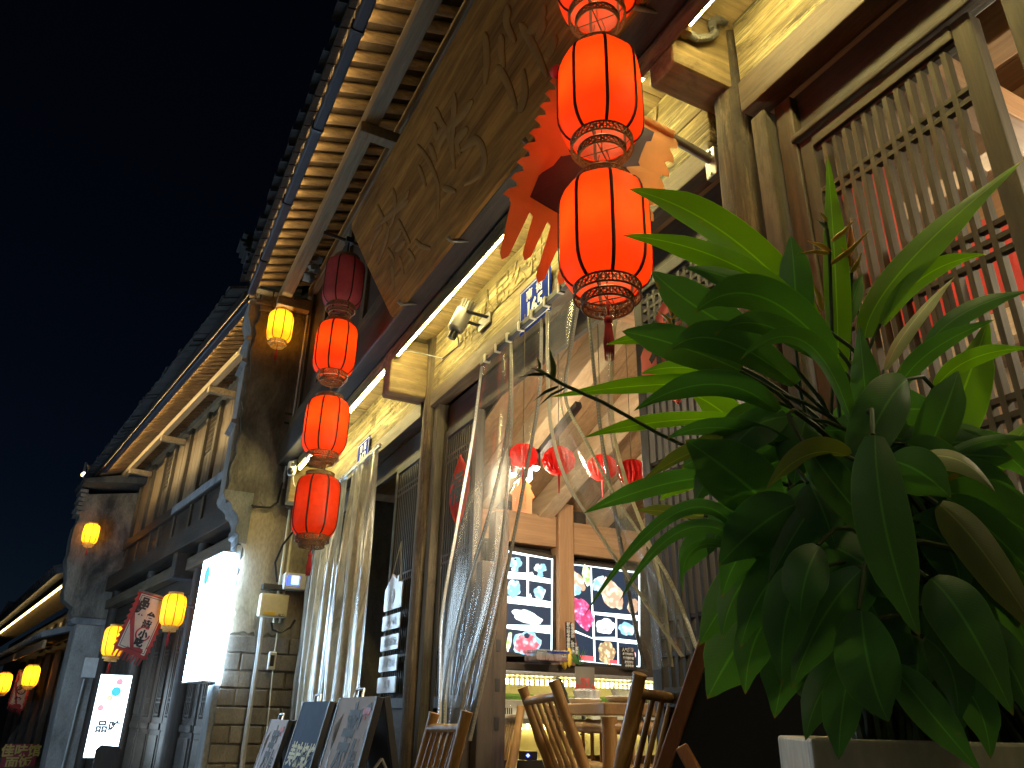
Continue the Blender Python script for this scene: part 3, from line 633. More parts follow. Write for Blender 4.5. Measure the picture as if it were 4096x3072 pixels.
# ground floor: posts, doors with small lattice lights, boards
for uu in (.35, 3.1, 5.9, 8.6): MB(F2).tube([V((uu, .0, 0)), V((uu, .0, 3.1))], .10, 14).build('column', 'wood_dark_z', H2, smooth=True)
for uu in (.55, 1.2, 1.85, 2.5, 3.35, 3.95, 4.55, 5.15, 6.1, 6.7, 7.3, 7.9):
    dl = h2('door_leaf', 'wood_dark_z', uu, uu + .56, .05, .10, .05, 2.45)
    h2('upper_light', 'cream_pl' if 3.3 < uu < 4 or 1.7 < uu < 2.6 else 'wood_dark_z', uu + .17, uu + .39, .046, .0495, .95, 2.0, bevel=0, parent=dl)
    mb = MB(F2)
    for j in range(4): mb.box(uu + .165 + j * .07, uu + .185 + j * .07, .02, .05, .93, 2.02)
    for z in (.95, 1.1, 1.15, 1.7, 1.75, 1.98): mb.box(uu + .15, uu + .41, .024, .048, z, z + .018)
    mb.build('lattice_bars', 'wood_dark_z', dl, kind='stuff')
    h2('door_rail', 'wood_dark', uu + .03, uu + .53, .03, .05, .78, .86, parent=dl)
    h2('door_panel', 'wood_dark', uu + .06, uu + .50, .035, .05, .15, .72, parent=dl)
h2('transom', 'wood_dark', .3, 8.9, .04, .10, 2.46, 2.70, bevel=0)
h2('room_wall', 'wood_dark', .2, 9, .6, .7, 0, 5.3, bevel=0)
# second wall end
PW2 = thing('far_pilaster_wall', 'weathered plaster wall end with amber lantern at the far end of the second house', 'wall', F2 @ V((9.0, -.4, 0)), ROT2)
def p2(name, mat, poly, u0, u1, **k): return MB(F2).prism(poly, lambda a, b, t: V((t, a, b)), u0, u1).build(name, mat, PW2, **k)
rr = random.Random(4); edge = [(-.93 + rr.uniform(-.03, .03) + (.28 if z < 2.7 else (.15 * (3.4 - z) / .7 if z < 3.4 else 0)), z) for z in [2.45 + .12 * i for i in range(20)]]
p2('upper_wall', 'plaster_dark', [(.3, 2.45)] + edge + [(.3, 5.0)], 8.8, 9.25, bevel=.008)
p2('lower_wall', 'plaster_pale', [(.25, 0), (-.52, 0), (-.55, 1.2), (-.55, 2.40), (.18, 2.40)], 8.65, 9.3, bevel=.02)
p2('string_course', 'stone', [(.3, 2.405), (-.62, 2.405), (-.66, 2.47), (-.60, 2.52), (.3, 2.52)], 8.70, 9.28, bevel=.01)
p2('coping', 'tile', [(.3, 5.05), (-1.02, 4.86), (-1.05, 4.92), (.3, 5.3)], 8.3, 9.35, bevel=.01)
for k in range(6): p2('edge_brick', 'brick', [(-.86, 4.35 + k * .085), (-.98 - .02 * (k % 2), 4.35 + k * .085), (-.98 - .02 * (k % 2), 4.42 + k * .085), (-.86, 4.42 + k * .085)], 8.79, 9.26, bevel=.008)
p2('service_box', 'white_pl', [(-.30, 1.52), (-.08, 1.52), (-.08, 1.85), (-.30, 1.85)], 8.55, 8.648, bevel=.01)
MB(F2).tube([V((8.60, -.24, 1.5)), V((8.60, -.27, 0))], .018, 8).build('conduit', 'pipe', PW2)
# ================================================================ third house
H3 = thing('third_shop_house', 'low third shop house far down the street with a lit eave and blue tiled canopy', 'building', F2 @ V((16, 0, 0)), ROT2)
def h3(name, mat, *b, bevel=.006, **k): return MB(F2).box(*b).build(name, mat, H3, bevel=bevel, **k)
h3('wall', 'wood_dark', 9.4, 30, .1, .3, 0, 3.3, bevel=0)
MB(F2).prism([(-1.0, 3.30), (.6, 3.95), (.6, 4.05), (-1.0, 3.42)], lambda a, b, t: V((t, a, b)), 9.3, 30).build('roof', 'gutter', H3)
h3('eave_board', 'wood_eave', 9.3, 30, -.80, -.2, 3.19, 3.22)
for k in range(60): MB(F2).tube([V((9.4 + k * .34, -1.05, 3.40)), V((9.4 + k * .34, .5, 4.04))], .075, 6).build('roof_tile', 'tile', H3)
for k in range(60): MB(F2).tube([V((9.3 + k * .26, -1.0, 2.24)), V((9.3 + k * .26, -.1, 2.52))], .06, 6).build('canopy_tile', 'stone', H3)
MB(F2).prism([(-.98, 2.17), (-.1, 2.45), (-.1, 2.48), (-.98, 2.22)], lambda a, b, t: V((t, a, b)), 9.3, 26).build('canopy_bed', 'tile', H3)
h3('canopy_fascia', 'wood_pine', 9.3, 26, -.93, -.88, 2.0, 2.15)
for uu in (11.0, 12.6, 14.2, 15.8, 17.4, 19.2): h3('canopy_post', 'wood_brown_z', uu, uu + .12, -.3, -.18, 0, 2.2)
for uu in (10.2, 11.6, 12.6, 14.0, 15.4, 17, 18.6):
    h3('window_frame', 'wood_brown_z', uu, uu + .9, .03, .09, 2.5, 3.1); h3('window_pane', 'white_pl' if int(uu) % 2 else 'cream_pl', uu + .1, uu + .42, .018, .029, 2.58, 3.02, bevel=0); h3('window_pane', 'wood_dark', uu + .48, uu + .8, .018, .029, 2.58, 3.02, bevel=0)
for uu in (10.0, 11.3, 12.9, 14.5): h3('shutter_board', 'gutter', uu, uu + .9, -.02, .05, .1, 1.9)
for k in range(9): h3('gable_stone', 'plaster_pale', 24 + k * .5, 24.48 + k * .5, -.7, -.1, 3.5, 4.3 - .05 * k)
# ================================================================ lamps that the street shows
def led(name, label, p, q, r=.012, mat='led', group='warm strip lights under the beams', up=(0, 0, 1)):
    p, q = V(p), V(q); t = thing(name, label, 'strip light', (p + q) / 2, group=group)
    MB().tube([p, q], r, 10).build('tube', mat, t, smooth=True)
    MB().bar(p + V((0, 0, r + .006)), q + V((0, 0, r + .006)), .02, .011).build('housing', 'white_pl', t)
    for a, b in ((p, q), (q, p)):
        d_ = (b - a).normalized(); MB().tube([a - d_ * .02, a], r * 1.15, 10).build('end_cap', 'white_pl', t)
    return t
led('strip_light', 'long glowing strip light under the beam beneath the carved plaque', (-4.30, 1.352, 3.142), (-1.66, 1.352, 3.152))
led('strip_light', 'glowing strip light behind the hanging red lanterns, beyond the beam end block', (-7.0, 1.352, 3.10), (-4.53, 1.352, 3.125))
led('strip_light', 'short glowing strip light at the top edge above the conduit', (-1.40, 1.352, 3.155), (1.15, 1.352, 3.16))
def eave_led(name, label, M_, a, b, y, z, mat='led_eave', group='wash lights hidden in the eave gutters'):
    t = thing(name, label, 'eave light', (M_ or Matrix()) @ V(((a + b) / 2, y, z)), group=group)
    MB(M_).box(a, b, y - .006, y + .006, z, z + .008).build('strip', mat, t)
    return t
eave_led('eave_light', 'warm wash light in the gutter of the nearest roof', None, -7.25, 1.5, .688, 4.939)
eave_led('eave_light', 'warm wash light in the gutter of the second roof', F2, .1, 7.9, -.787, 5.016, 'led_eave_far')
led('strip_light', 'thin far strip light under the eave of the low third house', F2 @ V((9.5, -.82, 3.14)), F2 @ V((24, -.82, 3.14)), .022, 'led_far')

# ---- lanterns, built at a diameter of 1 and scaled
def shp(th, z): return 1 - .03 * (1 - math.cos(8 * th)) / 2
PROF = [(.30, .655), (.35, .64), (.41, .60), (.46, .53), (.49, .44), (.50, .34), (.502, .12), (.502, -.12), (.50, -.34), (.49, -.44), (.46, -.53), (.415, -.60), (.37, -.64), (.34, -.655)]
LM = {}
mb = MB(); mb.lathe(PROF, 64, shape=shp); LM['shade'] = mb.mesh('shade')
def ribmesh():
    rows = []
    for (r_, z) in PROF:
        rows.append([V((r_ + .008, -.019, z)), V((r_ + .020, 0, z)), V((r_ + .008, .019, z))])
    m = MB(); m.grid(rows); m.grid([[v + V((-.012, 0, 0)) for v in (r0[0], r0[2])] for r0 in rows]); return m.mesh('braid')
LM['braid'] = ribmesh()
def fret(r_, z0, z1, n):
    m = MB(); th = .0075
    for z in (z0, z1): m.tube([V((r_ * math.cos(2 * math.pi * k / 48), r_ * math.sin(2 * math.pi * k / 48), z)) for k in range(49)], .013, 5, False)
    for k in range(n):
        for d_ in (-1, 1):
            a = 2 * math.pi * k / n; b = a + d_ * 2 * math.pi / n * 1.0
            c_ = (a + b) / 2; zm = (z0 + z1) / 2
            m.bar((r_ * math.cos(a), r_ * math.sin(a), z0), (r_ * math.cos(c_), r_ * math.sin(c_), zm), .010, .012, (math.cos(a), math.sin(a), 0))
            m.bar((r_ * math.cos(c_), r_ * math.sin(c_), zm), (r_ * math.cos(b), r_ * math.sin(b), z1), .010, .012, (math.cos(a), math.sin(a), 0))
        a = 2 * math.pi * k / n; m.tube([V((r_ * math.cos(a + .055 * math.cos(q * 1.0472)), r_ * math.sin(a + .055 * math.cos(q * 1.0472)), (z0 + z1) / 2 + .022 * math.sin(q * 1.0472))) for q in range(7)], .006, 4, False)
    return m.mesh('fretwork')
LM['top'] = fret(.31, .665, .745, 26); LM['bot'] = fret(.355, -.775, -.665, 30); LM['low'] = fret(.27, -.885, -.79, 24)
def spider():
    m = MB()
    for k in range(4):
        a = math.pi / 2 * k + .3; m.tube([(0, 0, -.80), (.27 * math.cos(a), .27 * math.sin(a), -.80)], .007, 4); m.tube([(.27 * math.cos(a), .27 * math.sin(a), -.80), (.355 * math.cos(a), .355 * math.sin(a), -.72)], .006, 4)
        m.tube([(0, 0, .68), (.31 * math.cos(a), .31 * math.sin(a), .68)], .007, 4)
    m.tube([(0, 0, .98), (.01, .005, .68), (0, 0, -.80)], .006, 4); m.tube([(.06, 0, -.8), (.10, .03, -1.0), (.02, 0, -1.06)], .005, 4); m.tube([(-.06, .03, -.8), (-.10, .03, -.95), (-.02, 0, -1.06)], .005, 4)
    return m.mesh('wire_frame')
LM['wire'] = spider()
def tasselmesh():
    m = MB(); m.tube([(0, 0, -.80), (.005, 0, -1.02)], .012, 6); m.lathe([(.02, -1.0), (.045, -1.03), (.045, -1.07), (.03, -1.09)], 10, cap=True)
    for k in range(16):
        a = 2 * math.pi * k / 16; m.tube([(.025 * math.cos(a), .025 * math.sin(a), -1.08), (.05 * math.cos(a), .05 * math.sin(a), -1.3), (.045 * math.cos(a + .3), .045 * math.sin(a + .3), -1.5)], [.008, .009, .004], 4)
    return m.mesh('tassel')
LM['tassel'] = tasselmesh()
def matcopy(key, mat):
    k = (key, mat)
    if k not in LM:
        me = LM[key].copy(); me.materials.clear(); me.materials.append(M[mat])
        if key in ('shade', 'tassel', 'braid'): me.polygons.foreach_set('use_smooth', [True] * len(me.polygons))
        LM[k] = me
    return LM[k]
def lantern(label, loc, dia, kind, watts, group, tassel=False, turn=0.0, small=False):
    t = thing('hanging_lantern', label, 'lantern', (0, 0, 0), 0, group)
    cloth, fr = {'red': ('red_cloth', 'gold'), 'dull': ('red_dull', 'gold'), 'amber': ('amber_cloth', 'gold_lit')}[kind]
    share('shade', matcopy('shade', cloth), t)
    for k in range(8): share('braid', matcopy('braid', 'rib'), t, rot=(0, 0, math.pi / 4 * k))
    share('top_fretwork', matcopy('top', fr), t); share('bottom_fretwork', matcopy('bot', fr), t); share('lower_fretwork', matcopy('low', fr), t)
    share('wire_frame', matcopy('wire', 'wire'), t)
    if tassel: share('tassel', matcopy('tassel', 'tassel'), t)
    if watts:
        l = lamp('lantern_bulb', 'POINT', (0, 0, .08), watts, (1, .62, .26) if kind == 'red' else (1, .72, .30), t, dia * .12)
    t.location = loc; t.scale = (dia, dia, dia); t.rotation_euler = (0, 0, turn)
    return t
# near strand of three, far strand of four
SX, SY = -1.46, 1.02
zz = [atx(x * S, y * S, SX).z for x, y in ((1288, -50), (1301, 215), (1313, 512))]
for z, lb, w_, tas in zip(zz, ('red lantern cut by the top edge, uppermost of the near strand', 'glowing red lantern in the middle of the near strand, before the flag', 'lowest red lantern of the near strand, with a dark red tassel beside the plant'), (.80, .82, .85), (0, 0, 1)):
    lantern(lb, (SX, SY, z), .252, 'red', w_, 'red lanterns of the near strand', tas, .35)
LX, LY = -4.40, .972
zz2 = [atx(x * S, y * S, LX).z for x, y in ((748, 614), (731, 755), (709, 922), (684, 1094))]
for z, lb, kd, w_, tas in zip(zz2, ('unlit dull red lantern beside the plaque end, topmost of the far strand', 'second red lantern from the top of the far strand, glowing orange', 'third red lantern from the top of the far strand, glowing beside the strip light', 'lowest red lantern of the far strand, dimly lit, with a red tassel'), ('dull', 'red', 'red', 'red'), (0, .80, .88, .17), (0, 0, 0, 1)):
    lantern(lb, (LX, LY, z), .265, kd, w_, 'red lanterns of the far strand', tas, .2 + .1 * w_)
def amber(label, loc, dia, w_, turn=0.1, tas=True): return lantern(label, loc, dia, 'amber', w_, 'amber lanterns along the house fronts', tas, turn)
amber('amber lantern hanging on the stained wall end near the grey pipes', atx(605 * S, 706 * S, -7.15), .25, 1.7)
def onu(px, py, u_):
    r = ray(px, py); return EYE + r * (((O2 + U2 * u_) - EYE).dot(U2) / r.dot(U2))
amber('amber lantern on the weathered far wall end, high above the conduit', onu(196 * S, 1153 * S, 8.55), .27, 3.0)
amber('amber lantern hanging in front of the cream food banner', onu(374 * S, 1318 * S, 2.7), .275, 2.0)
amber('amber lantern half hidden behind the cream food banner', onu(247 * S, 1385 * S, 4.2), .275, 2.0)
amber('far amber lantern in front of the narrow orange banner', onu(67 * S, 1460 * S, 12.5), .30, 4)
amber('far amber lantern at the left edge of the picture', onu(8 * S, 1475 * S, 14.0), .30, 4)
# rod that carries the far strand
t = thing('lantern_rod', 'thin black rod and clamp that carries the strand of four lanterns', 'rod', (-4.4, 1.0, 4.0))
MB().tube([(-4.42, .80, zz2[0] + .36), (-4.40, 1.3, zz2[0] + .30)], .012, 8).build('rod', 'black_metal', t)
MB().tube([(LX, LY, zz2[0] + .33), (LX, LY, zz2[0] + .2)], .007, 6).build('hook', 'black_metal', t)
MB().box(-4.43, -4.38, .95, 1.0, zz2[0] + .32, zz2[0] + .36).build('clamp', 'black_metal', t, bevel=.004)
t = thing('lantern_suspension_wire', 'thin cord that carries the near strand of red lanterns from the eave', 'cord', (SX, SY, 4.9))
MB().tube([(SX, SY, zz[0] + .2), (SX, SY, 4.9)], .004, 5).build('cord', 'wire', t)

# ================================================================ carved plaque
PB, PT = V((-3.95, 1.183, 3.19)), V((-3.95, .862, 3.745))
upv = (PT - PB).normalized(); hgt = (PT - PB).length; outv = V((1, 0, 0)).cross(upv).normalized()   # points to the street
if outv.y > 0: outv = -outv
t = thing('carved_plaque', 'big brown wooden plaque with three carved characters, hung tilted under the eave', 'plaque', PB)
LEN = 3.1
mb = MB(); poly = [(0.02, 0), (LEN, 0), (LEN, hgt), (.05, hgt), (.012, hgt * .96), (0, hgt * .55), (.006, .02)]
mb.prism(poly, lambda a, b, q: PB + V((1, 0, 0)) * a + upv * b - outv * q, 0, .05); mb.build('board', 'plaque', t, bevel=.006)
def onplaque(px, py): r = ray(px, py); return EYE + r * ((PB - EYE).dot(outv) / r.dot(outv))
z4 = lambda x, y: (1300 + x / 2.0733, 500 + y / 2.0738); z5 = lambda x, y: (1700 + x / 2.0733, y / 2.0738)
def stroke(pts, w_):
    P_ = [onplaque(*p) for p in pts]; R_ = []
    n = len(P_) - 1
    for i in range(n):
        p0, p1, p2, p3 = P_[max(i - 1, 0)], P_[i], P_[i + 1], P_[min(i + 2, n)]
        for k in range(7):
            f = k / 7; R_.append(.5 * ((2 * p1) + (p2 - p0) * f + (2 * p0 - 5 * p1 + 4 * p2 - p3) * f * f + (3 * p1 - p0 - 3 * p2 + p3) * f ** 3))
    R_.append(P_[-1]); rows = []; m = len(R_) - 1
    for i, p in enumerate(R_):
        tg = (R_[min(i + 1, m)] - R_[max(i - 1, 0)]).normalized(); sd = tg.cross(outv).normalized(); s = i / m
        hw = w_ * (.18 + .82 * min(1, s / .18) ** .6 * (1 - .75 * max(0, (s - .55) / .45) ** 1.4))
        rows.append([p - sd * hw - outv * .004, p - sd * hw * .96 + outv * .0035, p - sd * hw * .6 + outv * .006, p + outv * .0068, p + sd * hw * .6 + outv * .006, p + sd * hw * .96 + outv * .0035, p + sd * hw - outv * .004])
    mb = MB(); mb.grid(rows); mb.build('carved_stroke', 'carve', t, smooth=True)
for P_ in ([(700, 540), (640, 640), (520, 760), (400, 880)], [(435, 655), (470, 740), (520, 830)], [(480, 830), (400, 960), (370, 1060)], [(535, 840), (500, 980), (440, 1150)], [(610, 780), (650, 870), (710, 980)],
           [(640, 870), (560, 980)], [(670, 960), (590, 1045)], [(520, 1020), (580, 1115)], [(750, 950), (800, 1005), (880, 1020)], [(690, 1030), (750, 1120)], [(620, 1090), (655, 1235)], [(560, 1170), (568, 1290), (565, 1365)], [(570, 520), (585, 690), (540, 850)],
           [(700, 620), (600, 700), (500, 800)], [(770, 160), (880, 330), (940, 520), (935, 780)], [(870, 160), (930, 300)], [(780, 330), (840, 510)], [(975, 520), (1090, 550)]): stroke([z4(*p) for p in P_], .017)
for P_ in ([(90, 890), (130, 1000), (190, 1110), (220, 1230)], [(250, 770), (240, 1000), (225, 1200), (250, 1400)], [(400, 830), (300, 960), (150, 1130), (105, 1280)], [(80, 1010), (95, 1130), (160, 1050)], [(360, 1060), (270, 1170), (300, 1280)],
           [(300, 1250), (420, 1160), (490, 1260), (470, 1430), (330, 1530)], [(40, 1190), (90, 1330)], [(500, 260), (515, 480), (500, 700)], [(640, 280), (635, 420), (660, 560)], [(600, 540), (690, 700), (770, 930)], [(780, 930), (830, 780), (820, 570)],
           [(700, 40), (680, 190), (755, 350)], [(790, 190), (900, 380), (1020, 640)], [(1000, 40), (940, 200), (830, 290)], [(1090, 290), (1020, 480)], [(1000, 150), (930, 340)]): stroke([z5(*p) for p in P_], .022)
for a in (.22, .95, 1.75, 2.5):
    p = PB + V((1, 0, 0)) * a
    MB().tube([p + outv * .03 + upv * .02, p + outv * .02 - upv * .005, p - outv * .10 - upv * .03], [.012, .010, .006], 8).build('support_peg', 'bronze_grey', t, smooth=True)
# ================================================================ banner over the doorway
FA, FB = V((-1.60, 1.585, 2.815)), V((-1.655, .985, 2.985))
t = thing('flag_pole', 'black flag pole with a shiny red ball, fixed to the post beside the door', 'flag pole', FA)
MB().tube([FA, FA.lerp(FB, .35)], .017, 10).build('socket', 'bronze_grey', t, smooth=True)
MB().tube([FA.lerp(FB, .1), FB], .010, 10).build('pole', 'black_metal', t, smooth=True)
MB().lathe([(.001, -.024), (.014, -.02), (.022, -.008), (.024, 0), (.022, .008), (.014, .02), (.001, .024)], 18, FB).build('ball', 'sign_red', t, smooth=True)
MB().box(-1.625, -1.575, 1.575, 1.60, 2.74, 2.86).build('mounting_plate', 'grey_metal', t, bevel=.003)
for dy, z in ((0, 2.75), (0, 2.85)): MB().tube([(-1.60, 1.578, z), (-1.60, 1.568, z)], .006, 8).build('bolt', 'steel', t)
t = thing('scalloped_flag', 'orange flag with navy centre, saw-toothed edges and long tails, behind the red lanterns', 'flag', FA)
pv = (FB - FA); plen = pv.length; pd = pv.normalized(); down = V((-.12, -.27, -.95)).normalized()
def fp(a, b, q=0): return FA + pd * a + down * b + V((1, 0, 0)) * (.012 * math.sin(a * 9 + b * 6)) + V((1, 0, 0)) * q
a0, a1 = .17, plen - .02; fh = .56
def edge_pts(a, sgn, n=9):
    P_ = []
    for k in range(n):
        b = fh * k / n
        P_ += [(a, b), (a + sgn * .022, b + fh / n * .35), (a + sgn * .030, b + fh / n * .72), (a + sgn * .008, b + fh / n * .8)]
    return P_
outl = edge_pts(a0, -1) + [(a0, fh)]
nt_ = 7; wt = (a1 - a0) / nt_
for k in range(nt_):
    s0 = a0 + k * wt; ln = .17 + .03 * math.sin(k * 2.1)
    outl += [(s0 + wt * .08, fh + ln), (s0 + wt * .30, fh + ln + .02), (s0 + wt * .52, fh + ln)] + ([(s0 + wt * .72, fh + .012), (s0 + wt * .95, fh + .004)] if k < nt_ - 1 else [(s0 + wt * .98, fh)])
outl += list(reversed(edge_pts(a1, 1)))
bmx = MB(); bmx.prism(outl, lambda a, b, q: fp(a, b, q), -.0012, .0012); fl = bmx.build('cloth', 'orange_flag', t)
bmx = MB(); bmx.prism([(a0 + .07, .03), (a1 - .05, .03), (a1 - .05, fh - .05), (a0 + .07, fh - .05)], lambda a, b, q: fp(a, b, q), -.0035, .0035); bmx.build('navy_centre', 'navy_flag', t)
MB().tube([fp(a0, -.0), fp(a1, -.0)], .015, 8).build('sleeve', 'orange_flag', t, smooth=True)

# ================================================================ gobo projector above the doorway
c = aty(1850, 1262, 1.45)
t = thing('gobo_projector', 'small dark grey spotlight projector on a bracket above the doorway', 'spotlight', c)
ax = V((-.25, -.30, -.92)).normalized()
MB().tube([c - ax * .03, c + ax * .085], .047, 20).build('body', 'bronze_grey', t, smooth=True)
MB().tube([c + ax * .085, c + ax * .10, c + ax * .105], [.047, .042, .03], 20).build('front_ring', 'bronze_grey', t, smooth=True)
MB().tube([c + ax * .10, c + ax * .15], .024, 16).build('lens_tube', 'black', t, smooth=True)
MB().tube([c + ax * .150, c + ax * .153], .018, 16).build('lens', 'grey_metal', t, smooth=True)
q1 = ax.cross(V((0, 0, 1))).normalized(); q2 = ax.cross(q1)
for k in range(14):
    th = 2 * math.pi * k / 14; dd = q1 * math.cos(th) + q2 * math.sin(th)
    MB().bar(c - ax * .095 + dd * .034, c - ax * .03 + dd * .034, .004, .014, dd).build('cooling_fin', 'bronze_grey', t)
MB().tube([c - ax * .09, c - ax * .03], .028, 12).build('heat_sink', 'bronze_grey', t)
wp = V((c.x + .03, 1.575, c.z - .02))
for sx in (-.055, .055): MB().bar(c + V((sx, 0, 0)), wp + V((sx, 0, 0)), .004, .03, (1, 0, 0)).build('bracket_arm', 'black_metal', t)
MB().box(wp.x - .07, wp.x + .07, 1.568, 1.578, wp.z - .035, wp.z + .035).build('bracket_plate', 'steel', t, bevel=.002)
MB().tube([c + V((-.055, 0, 0)), c + V((-.068, 0, 0))], .014, 12).build('knob', 'steel', t)
MB().tube([c + ax * .08, c + V((-.15, .05, -.11)), c + V((-.32, .02, -.13)), V((-4.33, 1.4, 3.2))], .004, 6).build('cable', 'black', t)

# ================================================================ number plates
def plate(label, num, px, py, w_, h_, sz):
    c = aty(px, py, 1.566); t = thing('number_plate', label, 'number plate', (c.x, 1.57, c.z))
    MB().box(c.x - w_ / 2, c.x + w_ / 2, 1.562, 1.568, c.z - h_ / 2, c.z + h_ / 2).build('plate', 'plate_blue', t, bevel=.002)
    m = MB()
    for (x0, x1, z0, z1) in ((-1, 1, 1, 1), (-1, 1, -1, -1), (-1, -1, -1, 1), (1, 1, -1, 1)):
        m.bar(V((c.x + x0 * w_ * .46, 1.561, c.z + z0 * h_ * .44)), V((c.x + x1 * w_ * .46, 1.561, c.z + z1 * h_ * .44)), .003, .003)
    m.build('border_line', 'plate_white', t)
    text('南  街', h_ * .26, 'street_name', 'plate_white', t, (1, 0, 0), (0, 0, 1), (c.x, 1.561, c.z + h_ * .24), .0008, bold=.001)
    text(num, h_ * .46, 'house_number', 'plate_white', t, (1, 0, 0), (0, 0, 1), (c.x, 1.561, c.z - h_ * .10), .0008, bold=.0035)
    text('城 市 管 理', h_ * .09, 'small_print', 'plate_white', t, (1, 0, 0), (0, 0, 1), (c.x, 1.561, c.z - h_ * .37), .0008)
plate('blue enamel street number plate 165 above the doorway curtain', '165', 2140, 1206, .31, .25, .1)
plate('blue enamel street number plate 163 above the milky curtain', '163', 1452, 1822, .31, .25, .1)

# ================================================================ curtains
def sheet(mb, A, B, m=28, folds=5, amp=.012, nrm=(0, -1, 0), ph=0.0, sag=None):
    def cat(P, s):
        n = len(P) - 1; i = min(int(s * n), n - 1); f = s * n - i
        p0, p1, p2, p3 = P[max(i - 1, 0)], P[i], P[i + 1], P[min(i + 2, n)]
        return .5 * ((2 * p1) + (p2 - p0) * f + (2 * p0 - 5 * p1 + 4 * p2 - p3) * f * f + (3 * p1 - p0 - 3 * p2 + p3) * f ** 3)
    rows = []
    for i in range(41):
        s = i / 40; a, b = cat(A, s), cat(B, s); row = []
        for j in range(m + 1):
            q = j / m; row.append(a.lerp(b, q) + V(nrm) * amp * (math.sin(q * folds * 2 * math.pi + ph + s * 1.5) + .25 * math.sin(q * folds * 5.1 + s * 4)) * (0.25 + .75 * min(1, s * 3)))
        rows.append(row)
    mb.grid(rows); return [cat(A, i / 40) for i in range(41)], [cat(B, i / 40) for i in range(41)]
def pc(pts, y): return [aty(x * S, yy * S, y + dy) for x, yy, dy in pts]
def curtain(label, A, B, mat, folds, amp, zips=('zip', 'zip'), group='curtain panels of the doorway', y=1.50, ph=0.0):
    A, B = pc(A, y), pc(B, y); t = thing('door_curtain', label, 'curtain', (A[0] + B[0]) / 2, group=group)
    mb = MB(); ea, eb = sheet(mb, A, B, 30, folds, amp, ph=ph); mb.build('film', mat, t, smooth=True)
    for e, z in ((ea, zips[0]), (eb, zips[1])):
        if z:
            k = MB(); k.tube(e, .0085, 6, flat=.35); k.build('zip_edge', z, t)
            k = MB()
            for i in range(len(e) - 1):
                for f in range(3):
                    p = e[i].lerp(e[i + 1], f / 3); k.box(p.x - .004, p.x + .004, p.y - .005, p.y - .003, p.z - .0015, p.z + .002)
            k.build('zip_teeth', 'zip_pale', t, kind='stuff')
    return t
curtain('clear curtain panel at the doorway, far left half, gathered to the post', [(1041, 790, 0), (1020, 950, -.01), (985, 1150, -.02), (955, 1330, -.03), (952, 1480, -.03), (948, 1640, -.03)], [(1103, 742, 0), (1105, 900, 0), (1090, 1120, 0), (1062, 1300, -.01), (1010, 1480, -.03), (975, 1640, -.03)], 'pvc', 1.3, .013)
curtain('clear curtain panel with a dark zip, second from the left of the doorway', [(1104, 742, 0), (1100, 900, -.03), (1060, 1100, -.04), (1000, 1300, -.05), (965, 1480, -.05), (960, 1640, -.05)], [(1170, 690, 0), (1165, 850, 0), (1140, 1000, 0), (1108, 1170, 0), (1060, 1400, 0), (1015, 1600, -.02)], 'pvc', 1.1, .013)
curtain('clear curtain panel drawn aside to the right, edged with a pale zip', [(1182, 672, 0), (1183, 800, 0), (1192, 930, 0), (1225, 1040, 0), (1300, 1160, 0), (1400, 1310, 0), (1475, 1420, 0)], [(1252, 640, 0), (1235, 740, .0), (1222, 860, 0), (1270, 960, .0), (1340, 1090, 0), (1440, 1240, 0), (1505, 1400, 0)], 'pvc_hazy', 1.3, .016, ('zip_pale', 'zip'))
curtain('clear curtain panel under the lowest near lantern, hanging straight', [(1268, 640, .02), (1283, 800, .02), (1302, 960, .02), (1330, 1110, .02), (1362, 1300, .02), (1395, 1450, .02)], [(1335, 640, .02), (1325, 740, .02), (1322, 900, .02), (1352, 1040, .02), (1420, 1230, .02), (1450, 1440, .02)], 'pvc_hazy', 1.2, .012, ('zip', 'zip_pale'))
t = thing('curtain_rail', 'dark curtain rail with clips under the 165 number plate', 'rail', (-2.9, 1.5, 2.83))
RA, RB = aty(1928, 1455, 1.50), aty(2400, 1010, 1.50)
MB().bar(RA, RB, .022, .03).build('rail', 'black_metal', t, bevel=.003)
for k in range(9): p = RA.lerp(RB, (k + .5) / 9); MB().box(p.x - .008, p.x + .008, p.y - .016, p.y + .016, p.z - .02, p.z + .026).build('clip', 'zip_pale', t)
# milky strips at 163
xs = [-6.55 + .165 * k for k in range(9)]
for k, x0 in enumerate(xs):
    if k in (4,): continue
    x1 = x0 + .19; yy = 1.50 + .012 * (k % 2); tw = .03 * math.sin(k * 2.3)
    A = [V((x0, yy, 2.755)), V((x0 - .01, yy - .01 + tw, 1.9)), V((x0 - .02, yy + tw, .95))]; B = [V((x1, yy, 2.755)), V((x1 - .02 * (k % 3), yy + .01 - tw, 1.9)), V((x1 - .03 * (k % 2), yy - tw, .95))]
    t = thing('curtain_strip', ('milky plastic door strip at 163, ' + ['first', 'second', 'third', 'fourth', '', 'fifth', 'sixth', 'seventh', 'eighth'][k] + ' from the stained wall end'), 'curtain', (x0 + .09, yy, .95), group='milky plastic strips of the 163 doorway')
    mb = MB(); sheet(mb, A, B, 16, 1.3, .014, ph=k * 1.1); mb.build('film', 'pvc_milky', t, smooth=True)
t = thing('curtain_rail', 'metal rail with cord above the milky strips under the 163 plate', 'rail', (-5.9, 1.5, 2.84))
MB().bar((-6.6, 1.505, 2.765), (-5.02, 1.505, 2.765), .02, .025).build('rail', 'steel', t)
MB().tube([(-6.6 + .16 * k, 1.485, 2.765 - .012 * (k % 2)) for k in range(11)], .004, 5).build('cord', 'pipe', t)
